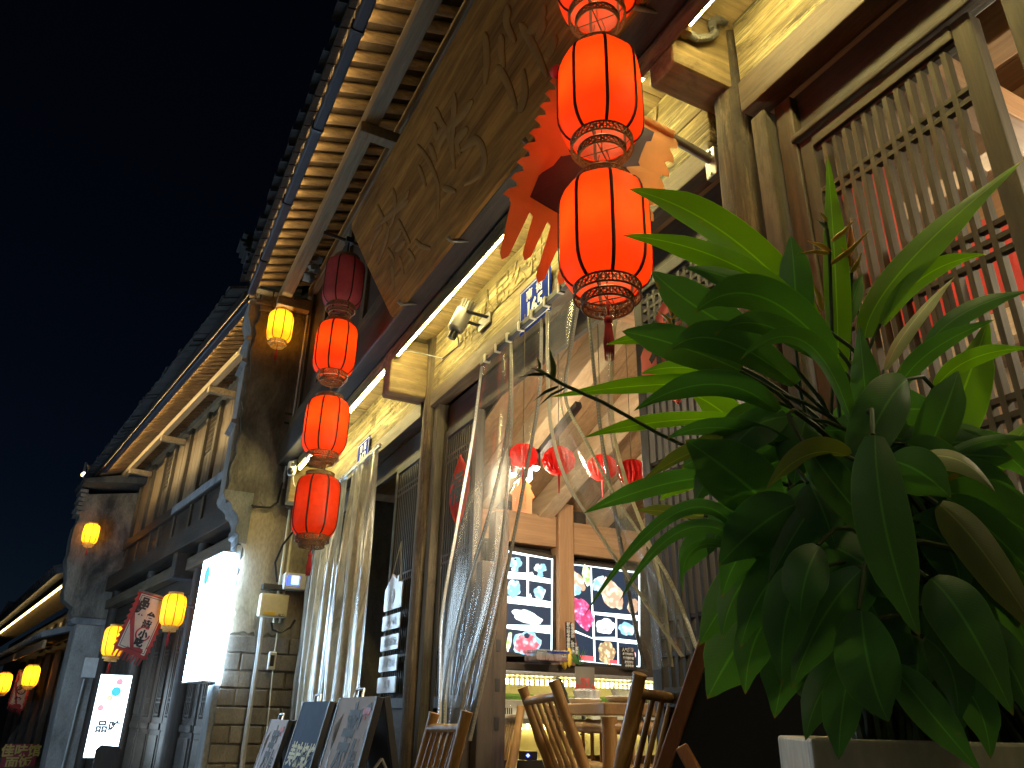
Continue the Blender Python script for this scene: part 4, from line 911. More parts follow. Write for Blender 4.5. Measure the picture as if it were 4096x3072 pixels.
# ================================================================ fittings on the wall end
t = thing('wall_pipes', 'pair of grey plastic pipes running down beside the stained wall end', 'pipes', (-7.3, 1.4, 1.0))
for dx, y_ in ((0, 1.285), (.0, 1.335)):
    top = 4.86 if y_ < 1.3 else 4.72
    MB().tube([(-7.325, y_, 2.98), (-7.325, y_ - .0, top)], .013, 10).build('pipe', 'pipe', t, smooth=True)
    MB().tube([(-7.325, y_, top), (-7.32, y_ + .01, top + .1), (-7.30, y_ + .05, top + .22)], .014, 8).build('flexible_hose', 'black', t, smooth=True)
    for z in (3.1, 3.6, 4.3): MB().tube([(-7.325, y_, z), (-7.325, y_, z + .04)], .017, 10).build('coupling', 'pipe', t)
    MB().tube([(-7.33, y_ + .09, 2.78), (-7.33, y_ + .09, 2.2), (-7.33, y_ + .085, 1.75)], .013, 10).build('lower_pipe', 'cream_pl', t, smooth=True)
for z in (3.72, 3.62): MB().bar((-7.335, 1.20, z + .02), (-7.32, 1.42, z), .018, .014).build('pipe_clamp', 'black_metal', t)
def cable(label, pts, r=.008, mat='black', name='wall_cable'):
    t = thing(name, label, 'cable', pts[-1]); MB().tube(pts, r, 6).build('cable', mat, t, smooth=True)
cable('black cable looped round the corbel of the stained wall end', [atx(x, y, -7.31) for x, y in ((1005, 2020), (1030, 2028), (1080, 2030), (1110, 2010), (1130, 1930))], .010)
cable('black cable curving down into the display unit', [atx(x, y, -7.28) for x, y in ((1215, 2090), (1170, 2130), (1130, 2180), (1100, 2250), (1108, 2330))], .011)
cable('black cable bent under the cream meter box', [atx(x, y, -7.28) for x, y in ((1180, 2480), (1160, 2510), (1120, 2530), (1090, 2520), (1085, 2490))], .011)
cable('thin yellow cord hanging down past the plug strip', [atx(x, y, -7.3) for x, y in ((1110, 2520), (1100, 2600), (1085, 2750), (1070, 2900), (1045, 3090))], .006, 'cream_pl')
cable('grey metal conduit below the cream meter box', [atx(x, y, -7.26) for x, y in ((1050, 2470), (1035, 2600), (1005, 2800), (975, 3000), (965, 3100))], .022, 'pipe')
def xbox(name, mat, px0, py0, px1, py1, X, dep, parent, bevel=.006):
    a, b = atx(px0, py0, X), atx(px1, py1, X)
    return MB().box(X - dep, X, min(a.y, b.y), max(a.y, b.y), min(a.z, b.z), max(a.z, b.z)).build(name, mat, parent, bevel=bevel)
c = atx(1095, 2420, -7.26); t = thing('meter_box', 'cream plastic meter box with a yellow label on the brick wall end', 'meter box', c)
xbox('case', 'cream_pl', 1047, 2370, 1147, 2470, -7.24, .11, t, .012); xbox('top_cover', 'black', 1055, 2332, 1140, 2362, -7.26, .09, t, .006); xbox('warning_label', 'yellow_lab', 1055, 2445, 1100, 2461, -7.237, .004, t, 0)
for z in (2395, 2440): xbox('hinge', 'cream_pl', 1041, z, 1050, z + 16, -7.25, .03, t, .003)
text('电力', .03, 'print', 'ink', t, (0, 1, 0), (0, 0, 1), atx(1125, 2462, -7.237), .0006)
c = atx(1175, 2330, -7.24); t = thing('display_unit', 'small white device with a glowing blue display beside the meter box', 'device', c)
xbox('case', 'white_pl', 1142, 2288, 1222, 2362, -7.20, .12, t, .012); xbox('display', 'screen_blue', 1150, 2300, 1196, 2345, -7.1985, .004, t, 0); xbox('display_window', 'screen_pale', 1168, 2302, 1194, 2340, -7.196, .003, t, .004)
c = atx(1090, 2640, -7.3); t = thing('plug_strip', 'white plug strip hanging on a cord on the brick wall end', 'plug', c)
xbox('case', 'white_pl', 1078, 2605, 1100, 2680, -7.29, .03, t, .01); xbox('socket', 'black', 1084, 2620, 1094, 2665, -7.288, .004, t, .002)
c = atx(1168, 1872, -7.05); t = thing('security_camera', 'white dome security camera with a black eye on the beam end', 'camera', c)
MB().lathe([(.001, -.075), (.03, -.07), (.042, -.03), (.042, .045), (.034, .06), (.001, .062)], 18, c).build('body', 'white_pl', t, smooth=True)
MB().lathe([(.001, -.034), (.02, -.028), (.033, 0), (.02, .028), (.001, .034)], 18, c + V((.02, -.012, -.038))).build('eye', 'black', t, smooth=True)
MB().box(c.x + .035, c.x + .045, c.y - .02, c.y + .02, c.z + .005, c.z + .04).build('sensor_window', 'black', t, bevel=.003)
MB().bar(c + V((0, 0, .06)), c + V((0, .08, .10)), .03, .025).build('mount', 'white_pl', t, bevel=.004)
MB().tube([c + V((0, .02, -.07)), c + V((.01, .03, -.13)), c + V((0, .05, -.17)), c + V((0, .03, -.14))], .004, 5).build('cable', 'white_pl', t)
# conduit on the near beam end
t = thing('corrugated_conduit', 'grey corrugated conduit looped on the side of the near beam end', 'conduit', (-1.45, 1.5, 3.3))
cp = [atx(x, y, -1.445) for x, y in ((2752, 10), (2735, 50), (2730, 95), (2745, 130), (2790, 155), (2840, 150), (2862, 130), (2850, 110), (2845, 90), (2870, 78), (2905, 88))]
MB().tube(cp, .0125, 10).build('hose', 'bronze_grey', t, smooth=True)
rg = MB()
for i in range(len(cp) - 1):
    for f in range(8):
        a = cp[i].lerp(cp[i + 1], f / 8); b = cp[i].lerp(cp[i + 1], (f + .45) / 8); rg.tube([a, b], .0152, 8)
rg.build('ridges', 'bronze_grey', t, kind='stuff')
for i in (0, 3): MB().tube([cp[i] - V((0, .001, .012)), cp[i] + V((0, .001, .012))], .019, 12).build('clip_ring', 'wood_oldy', t)

# ================================================================ light boxes
def lightbox(name, label, M_, c, w_, d_, h_, mat, rim='white_pl'):
    """a box of glowing acrylic with a thin metal frame; c centre of base, w along x, d along y"""
    t = thing(name, label, 'light box', (M_ or Matrix()) @ V(c), ROT2 if M_ else 0)
    x, y, z = c
    MB(M_).box(x - w_ / 2, x + w_ / 2, y - d_ / 2, y + d_ / 2, z, z + h_).build('glowing_case', mat, t, bevel=.004)
    for zz_ in (z - .012, z + h_): MB(M_).box(x - w_ / 2 - .004, x + w_ / 2 + .004, y - d_ / 2 - .004, y + d_ / 2 + .004, zz_, zz_ + .012).build('frame', rim, t)
    return t
t = lightbox('light_box', 'tall blazing white light box on the wall end, blank but for a blue dot', F2, (-.01, -.66, 1.245), .62, .115, 1.07, 'box_white')
M['blue_dot'] = emit('blue_dot_print', (.08, .45, .9), .6)
def disc(t, M_, c, ax1, ax2, r_, mat, name='dot', n=28, th=.0015, nrm=None):
    m = MB(M_); c = V(c); ax1 = V(ax1); ax2 = V(ax2); nr = ax1.cross(ax2)
    m.prism([(r_ * math.cos(2 * math.pi * k / n), r_ * math.sin(2 * math.pi * k / n)) for k in range(n)], lambda a, b, q: c + ax1 * a + ax2 * b + nr * q, -th, th); return m.build(name, mat, t)
disc(t, F2, (.10, -.7195, 2.16), (1, 0, 0), (0, 0, 1), .085, 'blue_dot')
t2 = lightbox('light_box', 'white light box with coloured dots and two grey characters near the doors', F2, (4.55, -.48, .45), .14, .36, .98, 'box_white2')
for nm, rgb in (('pink', (.85, .45, .62)), ('cyan', (.10, .70, .85)), ('cream', (.85, .82, .60)), ('rose', (.85, .5, .62))): M['dot_' + nm] = emit('dot_' + nm, rgb, .38)
UX = 4.478
for nm, w_, z, r_ in (('dot_pink', -.44, 1.35, .042), ('dot_cyan', -.46, 1.23, .060), ('dot_cream', -.52, 1.15, .04), ('dot_rose', -.605, 1.03, .04)): disc(t2, F2, (UX, w_, z), (0, 1, 0), (0, 0, 1), r_, nm)
M['grey_print'] = emit('grey_print', (.10, .12, .14), .3)
text('品', .15, 'character', 'grey_print', t2, N2, (0, 0, 1), F2 @ V((UX - .004, -.545, .80)), .001, bold=.007)
text('味', .15, 'character', 'grey_print', t2, N2, (0, 0, 1), F2 @ V((UX - .004, -.395, .80)), .001, bold=.007)
# matching light box across the street; its long streaks show in the plastic strips
HO = thing('opposite_house_front', 'plain dark house front across the street behind the viewer', 'building', (-5, -3.3, 0))
MB().box(-16, 6, -3.6, -3.3, 0, 4.2).build('wall', 'plaster_dark', HO)
for k in range(8): MB().box(-15 + k * 2.6, -13.4 + k * 2.6, -3.3, -3.24, .1, 2.4).build('door', 'wood_dark_z', HO, bevel=.01)
lightbox('light_box', 'tall white light box on the house front across the street', None, (-7.2, -3.17, 1.0), .62, .12, 1.3, 'box_white2')
lightbox('light_box', 'unseen white light box added across the street to light the second house', None, (-11.6, -3.17, .9), .62, .12, 1.6, 'box_white')  # second box, added out of view to throw bluish light on the far fronts
led('strip_light', 'unseen warm strip light added across the street for fill', (-9, -3.0, 3.0), (1.5, -3.0, 3.0), .02, 'fill_led_across')  # added out of view as warm ambient fill
MB().box(-16, 6, -3.3, -2.9, 3.05, 3.3).build('beam', 'wood_brown', HO, bevel=.01)

# ================================================================ banners down the street
def banner(label, u_, P_, txt, cloth, pole_to, group):
    """P_: four pixel corners (top street side, top house side, bottom house side, bottom street side), hung in the plane u"""
    a, b, c_, d_ = [onu(x * S, y * S, u_) for x, y in P_]
    t = thing('street_banner', label, 'banner', a, group=group)
    e1, e2 = (b - a), (d_ - a)
    f = lambda q, r_, o=0: a + e1 * q + e2 * r_ + (c_ - b - e2) * q * r_ - U2 * (o + .01 * math.sin(r_ * 6 + q * 3))
    ol = []; n = 10
    for k in range(n): ol += [(-.02, k / n), (-.09, (k + .7) / n), (-.03, (k + .75) / n)]
    m = 8
    for k in range(m): ol += [((k + .05) / m, 1.0), ((k + .1) / m - .03, 1.13), ((k + .45) / m - .03, 1.13), ((k + .55) / m, 1.02)]
    for k in range(n, 0, -1): ol += [(1.02, k / n), (1.09, (k - .2) / n), (1.03, (k - .7) / n)]
    ol += [(1.02, 0)]
    mb = MB(); mb.prism(ol, lambda q, r_, o: f(q, r_, o), -.002, .002); mb.build('border_cloth', 'red_flag', t)
    mb = MB(); mb.prism([(.06, .04), (.94, .04), (.94, .96), (.06, .96)], lambda q, r_, o: f(q, r_, o), -.005, .005); mb.build('field_cloth', cloth, t)
    mb = MB()
    for (q0, r0), (q1, r1) in (((.1, .065), (.9, .065)), ((.9, .065), (.9, .935)), ((.9, .935), (.1, .935)), ((.1, .935), (.1, .065))): mb.bar(f(q0, r0, .006), f(q1, r1, .006), .006, .004, U2)
    mb.build('border_line', 'ink', t)
    w_ = e1.length
    for (ch, q, r_, s_) in txt: text(ch, s_ * w_, 'character', 'ink', t, e1, -e2, f(q, r_, .022), .001, bold=.006)
    p = onu(pole_to[0] * S, pole_to[1] * S, u_); MB().tube([a - e1 * .05, b, p], .012, 8).build('pole', 'grey_metal', t)
    return t, f, w_
t, f, w_ = banner('cream food banner with red scalloped border, two columns of black characters', 3.0, ((304, 1276), (370, 1295), (312, 1424), (248, 1398)), [('品', .27, .18, .30), ('味', .24, .33, .30), ('台', .62, .37, .27), ('湾', .60, .51, .27), ('小', .63, .67, .27), ('吃', .60, .81, .27)], 'cream_flag', (418, 1312), 'banners on poles down the street')
ring = MB(); c_ = f(.62, .66, .022); e1 = (f(1, 0) - f(0, 0)).normalized(); e2 = (f(0, 1) - f(0, 0)).normalized()
ring.tube([c_ + (e1 * math.cos(2 * math.pi * k / 30) + e2 * math.sin(2 * math.pi * k / 30)) * w_ * .21 for k in range(26)], .009, 6); ring.build('red_ring', 'sign_red', t)
t, f, w_ = banner('narrow orange-lit banner with three black characters far down the street', 13.0, ((42, 1447), (72, 1458), (48, 1535), (18, 1522)), [('佳', .55, .2, .42), ('味', .5, .5, .42), ('馆', .45, .8, .42)], 'cream_flag', (80, 1462), 'banners on poles down the street')
c_ = f(.5, .5, .022); e1 = (f(1, 0) - f(0, 0)).normalized(); e2 = (f(0, 1) - f(0, 0)).normalized(); ring = MB()
ring.tube([c_ + (e1 * math.cos(2 * math.pi * k / 30) + e2 * math.sin(2 * math.pi * k / 30)) * w_ * .28 for k in range(31)], .012, 6); ring.build('ring', 'ink', t)
# other things on the second and third fronts
t = thing('hanging_sign_board', 'dark blank box sign hanging under the beam of the second house', 'sign', F2 @ V((3.6, -.3, 2.3)), ROT2)
a = onu(385 * S, 1190 * S, 3.4); b = onu(440 * S, 1253 * S, 3.4); la = F2.inverted() @ a; lb = F2.inverted() @ b
MB(F2).box(3.4, 3.62, min(la.y, lb.y), max(la.y, lb.y), lb.z, la.z).build('box', 'wood_dark', t, bevel=.01)
MB(F2).box(3.38, 3.64, min(la.y, lb.y) - .02, max(la.y, lb.y) + .02, lb.z - .015, lb.z).build('edge_trim', 'gutter', t)
for k in (0, 1): MB(F2).tube([V((3.5, la.y + (lb.y - la.y) * (.15 + .7 * k), la.z)), V((3.5, la.y + (lb.y - la.y) * (.15 + .7 * k), 2.9))], .006, 5).build('chain', 'black_metal', t)
a = onu(12 * S, 1607 * S, 11.0); la = F2.inverted() @ a; b = onu(72 * S, 1665 * S, 11.0); lb = F2.inverted() @ b
t = thing('red_menu_board', 'dark red menu board with faint yellow characters at the lower left corner', 'sign', b, ROT2)
MB(F2).box(11.0, 11.05, la.y, lb.y, lb.z, la.z).build('board', 'red_board', t, bevel=.01)
text('佳味馆\n面饭', .22, 'lettering', 'gold_ink', t, N2, (0, 0, 1), F2 @ V((10.99, (la.y + lb.y) / 2, (la.z + lb.z) / 2)), .001, bold=.006)
t = thing('street_curtain', 'crumpled clear plastic curtain under the canopy of the third house', 'curtain', F2 @ V((12, -.7, .2)), ROT2)
mb = MB(); A = [onu(x * S, y * S, 12.0) for x, y in ((70, 1515), (45, 1560), (10, 1610), (-10, 1660))]; B = [onu(x * S, y * S, 12.0) for x, y in ((118, 1510), (95, 1560), (60, 1620), (50, 1660))]
sheet(mb, A, B, 20, 4, .05, tuple(U2)); mb.build('film', 'pvc', t, smooth=True)
a = onu(232 * S, 1640 * S, 3.3); t = thing('standing_board', 'dark rounded board back standing before the small light box', 'board', a, ROT2)
la = F2.inverted() @ a
mb = MB(F2); mb.prism([(-.14, -.5), (.14, -.5), (.14, .10), (.10, .15), (-.09, .17), (-.14, .12)], lambda p_, q_, o: V((3.3 + o + q_ * .1, la.y + p_, la.z - .02 + q_)), 0, .03); mb.build('board', 'wood_dark_z', t, bevel=.01)
t = thing('gable_lamp', 'tiny warm lamp on the far gable above the second wall end', 'lamp', onu(181 * S, 1025 * S, 12))
MB().lathe([(.001, -.06), (.05, -.04), (.06, 0), (.03, .05), (.001, .06)], 10, onu(181 * S, 1025 * S, 12)).build('globe', 'led_far', t)
MB().tube([onu(181 * S, 1022 * S, 12), onu(186 * S, 1000 * S, 12), onu(192 * S, 1010 * S, 12.2), F2 @ V((12.2, -.2, 4.0))], .03, 6).build('post', 'stone', t)

# ================================================================ sign boards on the street (A-frames)
def aframe(label, x0, x1, yf, ztop, face, kind, group='folding sign boards standing in the street'):
    t = thing('folding_sign_board', label, 'sign board', ((x0 + x1) / 2, yf, 0), group=group)
    tp = V((0, yf, ztop)); bt = V((0, yf - .22, .03)); upd = (tp - bt).normalized(); nr = V((1, 0, 0)).cross(upd).normalized()
    if nr.y > 0: nr = -nr
    def q(a, b, o=0): return V((a, 0, 0)) + bt + upd * b + nr * o
    hh = (tp - bt).length
    MB().prism([(x0, 0), (x1, 0), (x1, hh), (x0, hh)], lambda a, b, o: q(a, b, o), -.004, .004).build('printed_face', face, t)
    for xa in (x0, x1): MB().bar(q(xa, 0, -.008), q(xa, hh, -.008), .026, .03, nr).build('frame_rail', 'black_metal', t, bevel=.003)
    for hb_ in (0, hh - .012): MB().bar(q(x0, hb_, -.006), q(x1, hb_, -.006), .024, .014, nr).build('frame_rail', 'black_metal', t)
    bk = V((0, yf + .27, .03)); tb = V((0, yf + .035, ztop))
    MB().add([V((x0, 0, 0)) + bk, V((x1, 0, 0)) + bk, V((x1, 0, 0)) + tb, V((x0, 0, 0)) + tb], [(0, 1, 2, 3)]).build('rear_face', 'board_dark', t)
    for xa in (x0, x1): MB().bar(V((xa, 0, 0)) + bk, V((xa, 0, 0)) + tb, .026, .03, nr).build('rear_rail', 'black_metal', t, bevel=.003)
    mid = (x0 + x1) / 2
    MB().tube([q(mid - .06, hh, 0), q(mid - .055, hh + .035, 0), q(mid + .055, hh + .035, 0), q(mid + .06, hh, 0)], .007, 6).build('handle', 'steel', t, smooth=True)
    ze = ztop * .80; pf = V((x1 + .02, yf - .22 * .20 - .0, ze - .12)); pb = V((x1 + .02, yf + .035 + .235 * .28, ze - .14)); pm = V((x1 + .024, (pf.y + pb.y) / 2, ze - .02))
    for a_, b_ in ((pf, pm), (pm, pb)): MB().bar(a_, b_, .006, .022, (1, 0, 0)).build('stay', 'steel', t)
    w_ = x1 - x0
    if kind == 'new':
        text('新', .30 * w_ / .5, 'big_character', 'ink', t, (1, 0, 0), upd, q(mid + w_ * .08, hh - .21, .0055), .0006, shear=.25, bold=.006)
        text('品', .10, 'character', 'ink', t, (1, 0, 0), upd, q(mid + w_ * .30, hh - .27, .0055), .0006, shear=.2, bold=.002)
        text('推荐', .15, 'character', 'ink', t, (1, 0, 0), upd, q(mid + w_ * .14, hh - .47, .0055), .0006, shear=.25, bold=.003)
        text('炭锅', .11, 'character', 'ink', t, (1, 0, 0), upd, q(mid - w_ * .26, hh - .46, .0055), .0006, bold=.004)
        for k in range(3): disc(t, None, q(x1 - .12 + k * .034, hh - .06, .0055), (1, 0, 0), upd, .016, 'sign_red', 'red_seal', 16, .0008)
        text('美食', .018, 'print', 'sign_red', t, (1, 0, 0), upd, q(x1 - .09, hh - .09, .0055), .0006)
        for k in range(5): MB().bar(q(mid - w_ * .38, hh - .365 - k * .012, .0055), q(mid - w_ * .38 + w_ * (.2 + .22 * ((k * 3) % 3) / 2), hh - .365 - k * .012, .0055), .0008, .004, nr).build('print_line', 'gutter', t)
        # drawn vase with twigs
        m = MB(); vb = q(mid - w_ * .33, hh - .32, .0055)
        m.tube([vb, vb + upd * .03, vb + upd * .06, vb + upd * .10], [.02, .022, .010, .005], 8, flat=.1)
        for k in range(5): m.tube([vb + upd * .09, vb + upd * .15 + V((.012 * (k - 2), 0, 0)), vb + upd * (.20 + .012 * k) + V((.02 * (k - 2), 0, 0))], .0016, 4)
        m.build('drawn_vase', 'bronze_grey', t)
    else:
        text('美味烧烤', .13, 'big_character', 'sign_text_y', t, (1, 0, 0), upd, q(mid, hh - .28, .0055), .0006, shear=.3, bold=.003)
        for k in range(8): disc(t, None, q(mid - .12 + k * .034, hh - .39, .0055), (1, 0, 0), upd, .013, 'acrylic', 'print_dot', 12, .0008)
        for k in range(6): MB().bar(q(mid - .16, hh - .42 - k * .022, .0055), q(mid + .16 - .03 * (k % 3), hh - .42 - k * .022, .0055), .0008, .005, nr).build('print_line', 'acrylic_text', t)
aframe('large white folding sign with big black brush characters, nearest the doorway', -3.93, -3.36, 1.10, 1.075, 'sign_lilac', 'new')
aframe('blue folding sign with pale yellow characters between two white ones', -4.80, -4.22, 1.13, 1.065, 'sign_blue', 'blue')
aframe('smallest white folding sign with black brush characters, farthest along', -5.75, -5.22, 1.15, .965, 'sign_lilac', 'new')

# ================================================================ hanging house-shaped acrylic sign
t = thing('hanging_house_sign', 'house-shaped white acrylic sign with four plates hung on twine beside the strips', 'sign', (-4.72, 1.60, 1.2))
XC = -4.76; pl = lambda x0, x1, z0, z1: MB().box(x0, x1, 1.602, 1.610, z0, z1)
hs = [(-.165, 0), (.165, 0), (.165, .15), (.09, .165), (.09, .20), (.06, .20), (.06, .18), (-.03, .225), (-.165, .135)]
ZH = aty(845 * S, 1318 * S, 1.606).z
MB().prism(hs, lambda a, b, q: V((XC + a, q, ZH + b)), 1.600, 1.608).build('house_plate', 'acrylic', t, bevel=.001)
disc(t, None, (XC - .01, 1.5985, ZH + .085), (1, 0, 0), (0, 0, 1), .045, 'acrylic_text', 'round_emblem')
text('田', .06, 'emblem_mark', 'acrylic', t, (1, 0, 0), (0, 0, 1), (XC - .01, 1.596, ZH + .085), .0006)
for k, s_ in enumerate(('元气酒', '烤肉拌饭', '大小碗面', '欢迎')):
    z1 = ZH - .03 - k * .122
    MB().box(XC - .165, XC + .165, 1.600, 1.608, z1 - .09, z1).build('text_plate', 'acrylic', t, bevel=.001)
    text(s_, .055, 'faint_print', 'acrylic_text', t, (1, 0, 0), (0, 0, 1), (XC + .02, 1.5985, z1 - .045), .0006)
m = MB(); m.tube([(XC - .06, 1.604, ZH + .20), (XC + .05, 1.612, ZH + .42), (XC + .13, 1.604, ZH + .15)], .004, 5); m.build('twine', 'zip_pale', t)
# ================================================================ red couplet cloths
def fu(label, px, py, w_, h_, y, mat, name='red_diamond_cloth'):
    c = aty(px * S, py * S, y); t = thing(name, label, 'paper charm', c)
    rows = []
    for i in range(13):
        s_ = i / 12; hw = w_ / 2 * min(1, s_ * 2.4, (1 - s_) * 2.4); rows.append([c + V((hw * (2 * j / 8 - 1), -.006 * math.sin(j * 1.9 + i * .8), h_ * (.5 - s_))) for j in range(9)])
    mb = MB(); mb.grid(rows); mb.build('cloth', mat, t, smooth=True)
    text('福', w_ * .62, 'brush_character', 'ink', t, (1, 0, 0), (0, 0, 1), c + V((0, -.016, 0)), .0008, bold=.004)
fu('red diamond charm cloth with black character on the left door leaf behind the curtain', 992, 1060, .30, .42, 1.615, 'red_paper')
fu('faded red diamond charm on the lattice right of the doorway, behind the leaves', 1455, 745, .40, .46, 1.62, 'pink_paper')
for k, (px, py, w_, h_, y) in enumerate(((1890, 480, .16, .42, 1.80), (2000, 640, .20, .20, 1.84), (2140, 570, .17, .24, 1.84))):
    c = aty(px * S, py * S, y); t = thing('red_poster', ('red paper poster behind the window lattice, upper one near the flowers', 'red paper poster behind the window lattice, in the middle of the window', 'red paper poster behind the window lattice near the right edge')[k], 'poster', c, group='red posters inside the window')
    rows = [[c + V((w_ * (i / 6 - .5) * (1 - .15 * math.sin(j * 2 + k)), .01 * math.sin(i * 2.2 + j), h_ * (j / 6 - .5) + .02 * math.sin(i * 1.7 + k))) for i in range(7)] for j in range(7)]
    mb = MB(); mb.grid(rows); mb.build('paper', 'red_paper', t, smooth=True)
# ================================================================ inside: menus, cold counter, table, chairs
M['menu_white'] = emit('menu_backlight', (.75, .93, 1.0), 1.5)
M['menu_cell'] = emit('menu_dark_cell', (.006, .014, .03), 1.0)
def food(name, c1, c2, c3, s=30, e=.8):
    m, nt, p = newmat(name); co = coords(nt); n = N(nt, 'ShaderNodeTexVoronoi', Scale=float(s)); L(nt, co, n.inputs['Vector'])
    n2 = N(nt, 'ShaderNodeTexNoise', Scale=float(s) * .7, Detail=5.0); L(nt, co, n2.inputs['Vector'])
    mx = N(nt, 'ShaderNodeMath', operation='MULTIPLY_ADD'); L(nt, n.outputs['Distance'], mx.inputs[0]); mx.inputs[1].default_value = .5; L(nt, n2.outputs['Fac'], mx.inputs[2])
    r_ = ramp(nt, mx.outputs[0], [(.45, c1), (.62, c2), (.8, c3)]); L(nt, r_.outputs[0], p.inputs['Emission Color']); p.inputs['Emission Strength'].default_value = e; p.inputs['Base Color'].default_value = (.02, .02, .02, 1)
    M[name] = m
food('food_white', (.9, .97, 1), (.75, .92, 1), (.2, .45, .6)); food('food_green', (.1, .5, .4), (.8, 1, .9), (.9, .98, 1)); food('food_meat', (.95, .9, .9), (.9, .35, .4), (.5, .08, .12)); food('food_raw', (1, .85, .9), (.9, .15, .35), (.45, .03, .12), 40)
food('food_straw', (.95, .85, .55), (.8, .6, .3), (.3, .2, .1), 45); food('food_leafy', (.05, .3, .05), (.35, .7, .15), (.8, .9, .6), 25); food('food_bun', (1, .93, .85), (.85, .65, .45), (.5, .3, .2), 26)
XM = -4.285
def yz(px, py, X=XM): p = atx(px, py, X); return p.y, p.z
def quad(t, name, mat, P_, x0, th=.002, **k):
    pts = [yz(*p, X=x0) for p in P_]
    return MB().prism(pts, lambda a, b, q: V((q, a, b)), x0, x0 + th).build(name, mat, t, **k)
def blob(t, mat, cx, cy, rx, ry, x0, name='food_photo', rot=0, n=26, wob=.08):
    pts = []
    for k in range(n):
        a = 2 * math.pi * k / n; r_ = 1 + wob * math.sin(5 * a + cx) + wob * .6 * math.sin(9 * a + cy); x, y = rx * r_ * math.cos(a), ry * r_ * math.sin(a)
        pts.append((cx + x * math.cos(rot) - y * math.sin(rot), cy + x * math.sin(rot) + y * math.cos(rot)))
    return quad(t, name, mat, pts, x0, .0008)
t = thing('menu_light_box', 'backlit menu with six dark food photos, left of the pine post', 'menu', (XM, 2.3, 1.3))
z6 = lambda x, y: (2000 + x / 2.765, 2100 + y / 2.765)
quad(t, 'backlit_panel', 'menu_white', [(1960, 2189), z6(582, 376), z6(572, 1425), (1955, 2600)], XM - .004, .004)
quad(t, 'frame', 'wood_dark_y', [(1940, 2170), z6(620, 345), z6(618, 1460), (1940, 2625)], XM - .02, .014)
def cells(L_): return [z6(*p) for p in L_]
for P_ in ([(-120, 265), (292, 345), (292, 530), (-120, 500)], [(318, 345), (566, 385), (566, 600), (318, 545)], [(-120, 590), (292, 600), (292, 800), (-120, 770)], [(318, 615), (566, 650), (566, 850), (318, 800)], [(-120, 840), (564, 915), (564, 1110), (-120, 1100)], [(-120, 1120), (562, 1205), (560, 1420), (-120, 1400)]):
    quad(t, 'photo_cell', 'menu_cell', cells(P_), XM + .0005, .0015)
for (m_, x, y, rx, ry, rot) in (('food_white', 170, 420, 72, 66, 0), ('food_white', 165, 490, 38, 36, 0), ('food_white', 445, 475, 68, 52, 0), ('food_white', 445, 550, 32, 38, 0), ('food_white', 150, 705, 76, 100, .1), ('food_white', 437, 740, 66, 60, 0), ('food_white', 435, 800, 42, 32, 0), ('food_green', 300, 1020, 175, 70, .35), ('food_white', 295, 1310, 155, 135, 0), ('food_meat', 292, 1320, 128, 112, 0), ('food_leafy', 100, 1290, 26, 110, .15), ('food_green', 345, 550, 28, 30, 0), ('food_green', 332, 800, 18, 40, 0)):
    a = z6(x, y); blob(t, m_, a[0], a[1], rx / 2.765, ry / 2.765, XM + .0025 + (.001 if m_ == 'food_meat' else 0), rot=rot)
blob(t, 'menu_cell', *z6(168, 380), 4.5, 4, XM + .005); blob(t, 'menu_cell', *z6(440, 432), 4.5, 4, XM + .005); blob(t, 'menu_cell', *z6(296, 1225), 11, 11, XM + .005)
t = thing('menu_light_box', 'backlit menu with meat and rice photos, right of the pine post', 'menu', (XM, 2.9, 1.3))
quad(t, 'backlit_panel', 'menu_white', cells([(785, 430), (1545, 520), (1545, 1570), (800, 1500)]), XM - .004, .004)
quad(t, 'frame', 'wood_dark_y', cells([(765, 395), (1580, 490), (1580, 1620), (765, 1540)]), XM - .02, .014)
for P_ in ([(790, 445), (995, 460), (1025, 1250), (800, 1150)], [(1012, 465), (1530, 540), (1530, 1000), (1030, 960)], [(1042, 990), (1275, 1020), (1280, 1240), (1048, 1240)], [(1292, 1030), (1530, 1060), (1530, 1280), (1295, 1255)], [(1050, 1265), (1295, 1290), (1300, 1540), (1055, 1520)], [(1310, 1300), (1530, 1320), (1530, 1560), (1315, 1545)], [(805, 1180), (1030, 1260), (1035, 1510), (810, 1490)]):
    quad(t, 'photo_cell', 'menu_cell', cells(P_), XM + .0005, .0015)
for (m_, x, y, rx, ry, rot) in (('food_leafy', 960, 560, 45, 120, -.2), ('food_bun', 850, 620, 70, 130, -.6), ('food_white', 840, 720, 60, 60, 0), ('food_raw', 910, 980, 105, 190, -.45), ('food_bun', 1230, 760, 110, 190, -.55), ('food_white', 1100, 650, 70, 90, .5), ('food_green', 1165, 1120, 105, 85, 0), ('food_white', 1400, 1150, 90, 70, .4), ('food_straw', 1180, 1410, 90, 130, -.1), ('food_meat', 1420, 1430, 80, 80, 0), ('food_bun', 1470, 900, 60, 90, 0)):
    a = z6(x, y); blob(t, m_, a[0], a[1], rx / 2.765, ry / 2.765, XM + .0025, rot=rot)
M['menu_red'] = emit('menu_red_tag', (.9, .05, .06), 1.4)
for P_ in ([(890, 1440), (1040, 1455), (1040, 1510), (890, 1500)], [(1210, 1490), (1300, 1500), (1300, 1540), (1210, 1530)]): quad(t, 'red_price_tag', 'menu_red', cells(P_), XM + .003, .001)
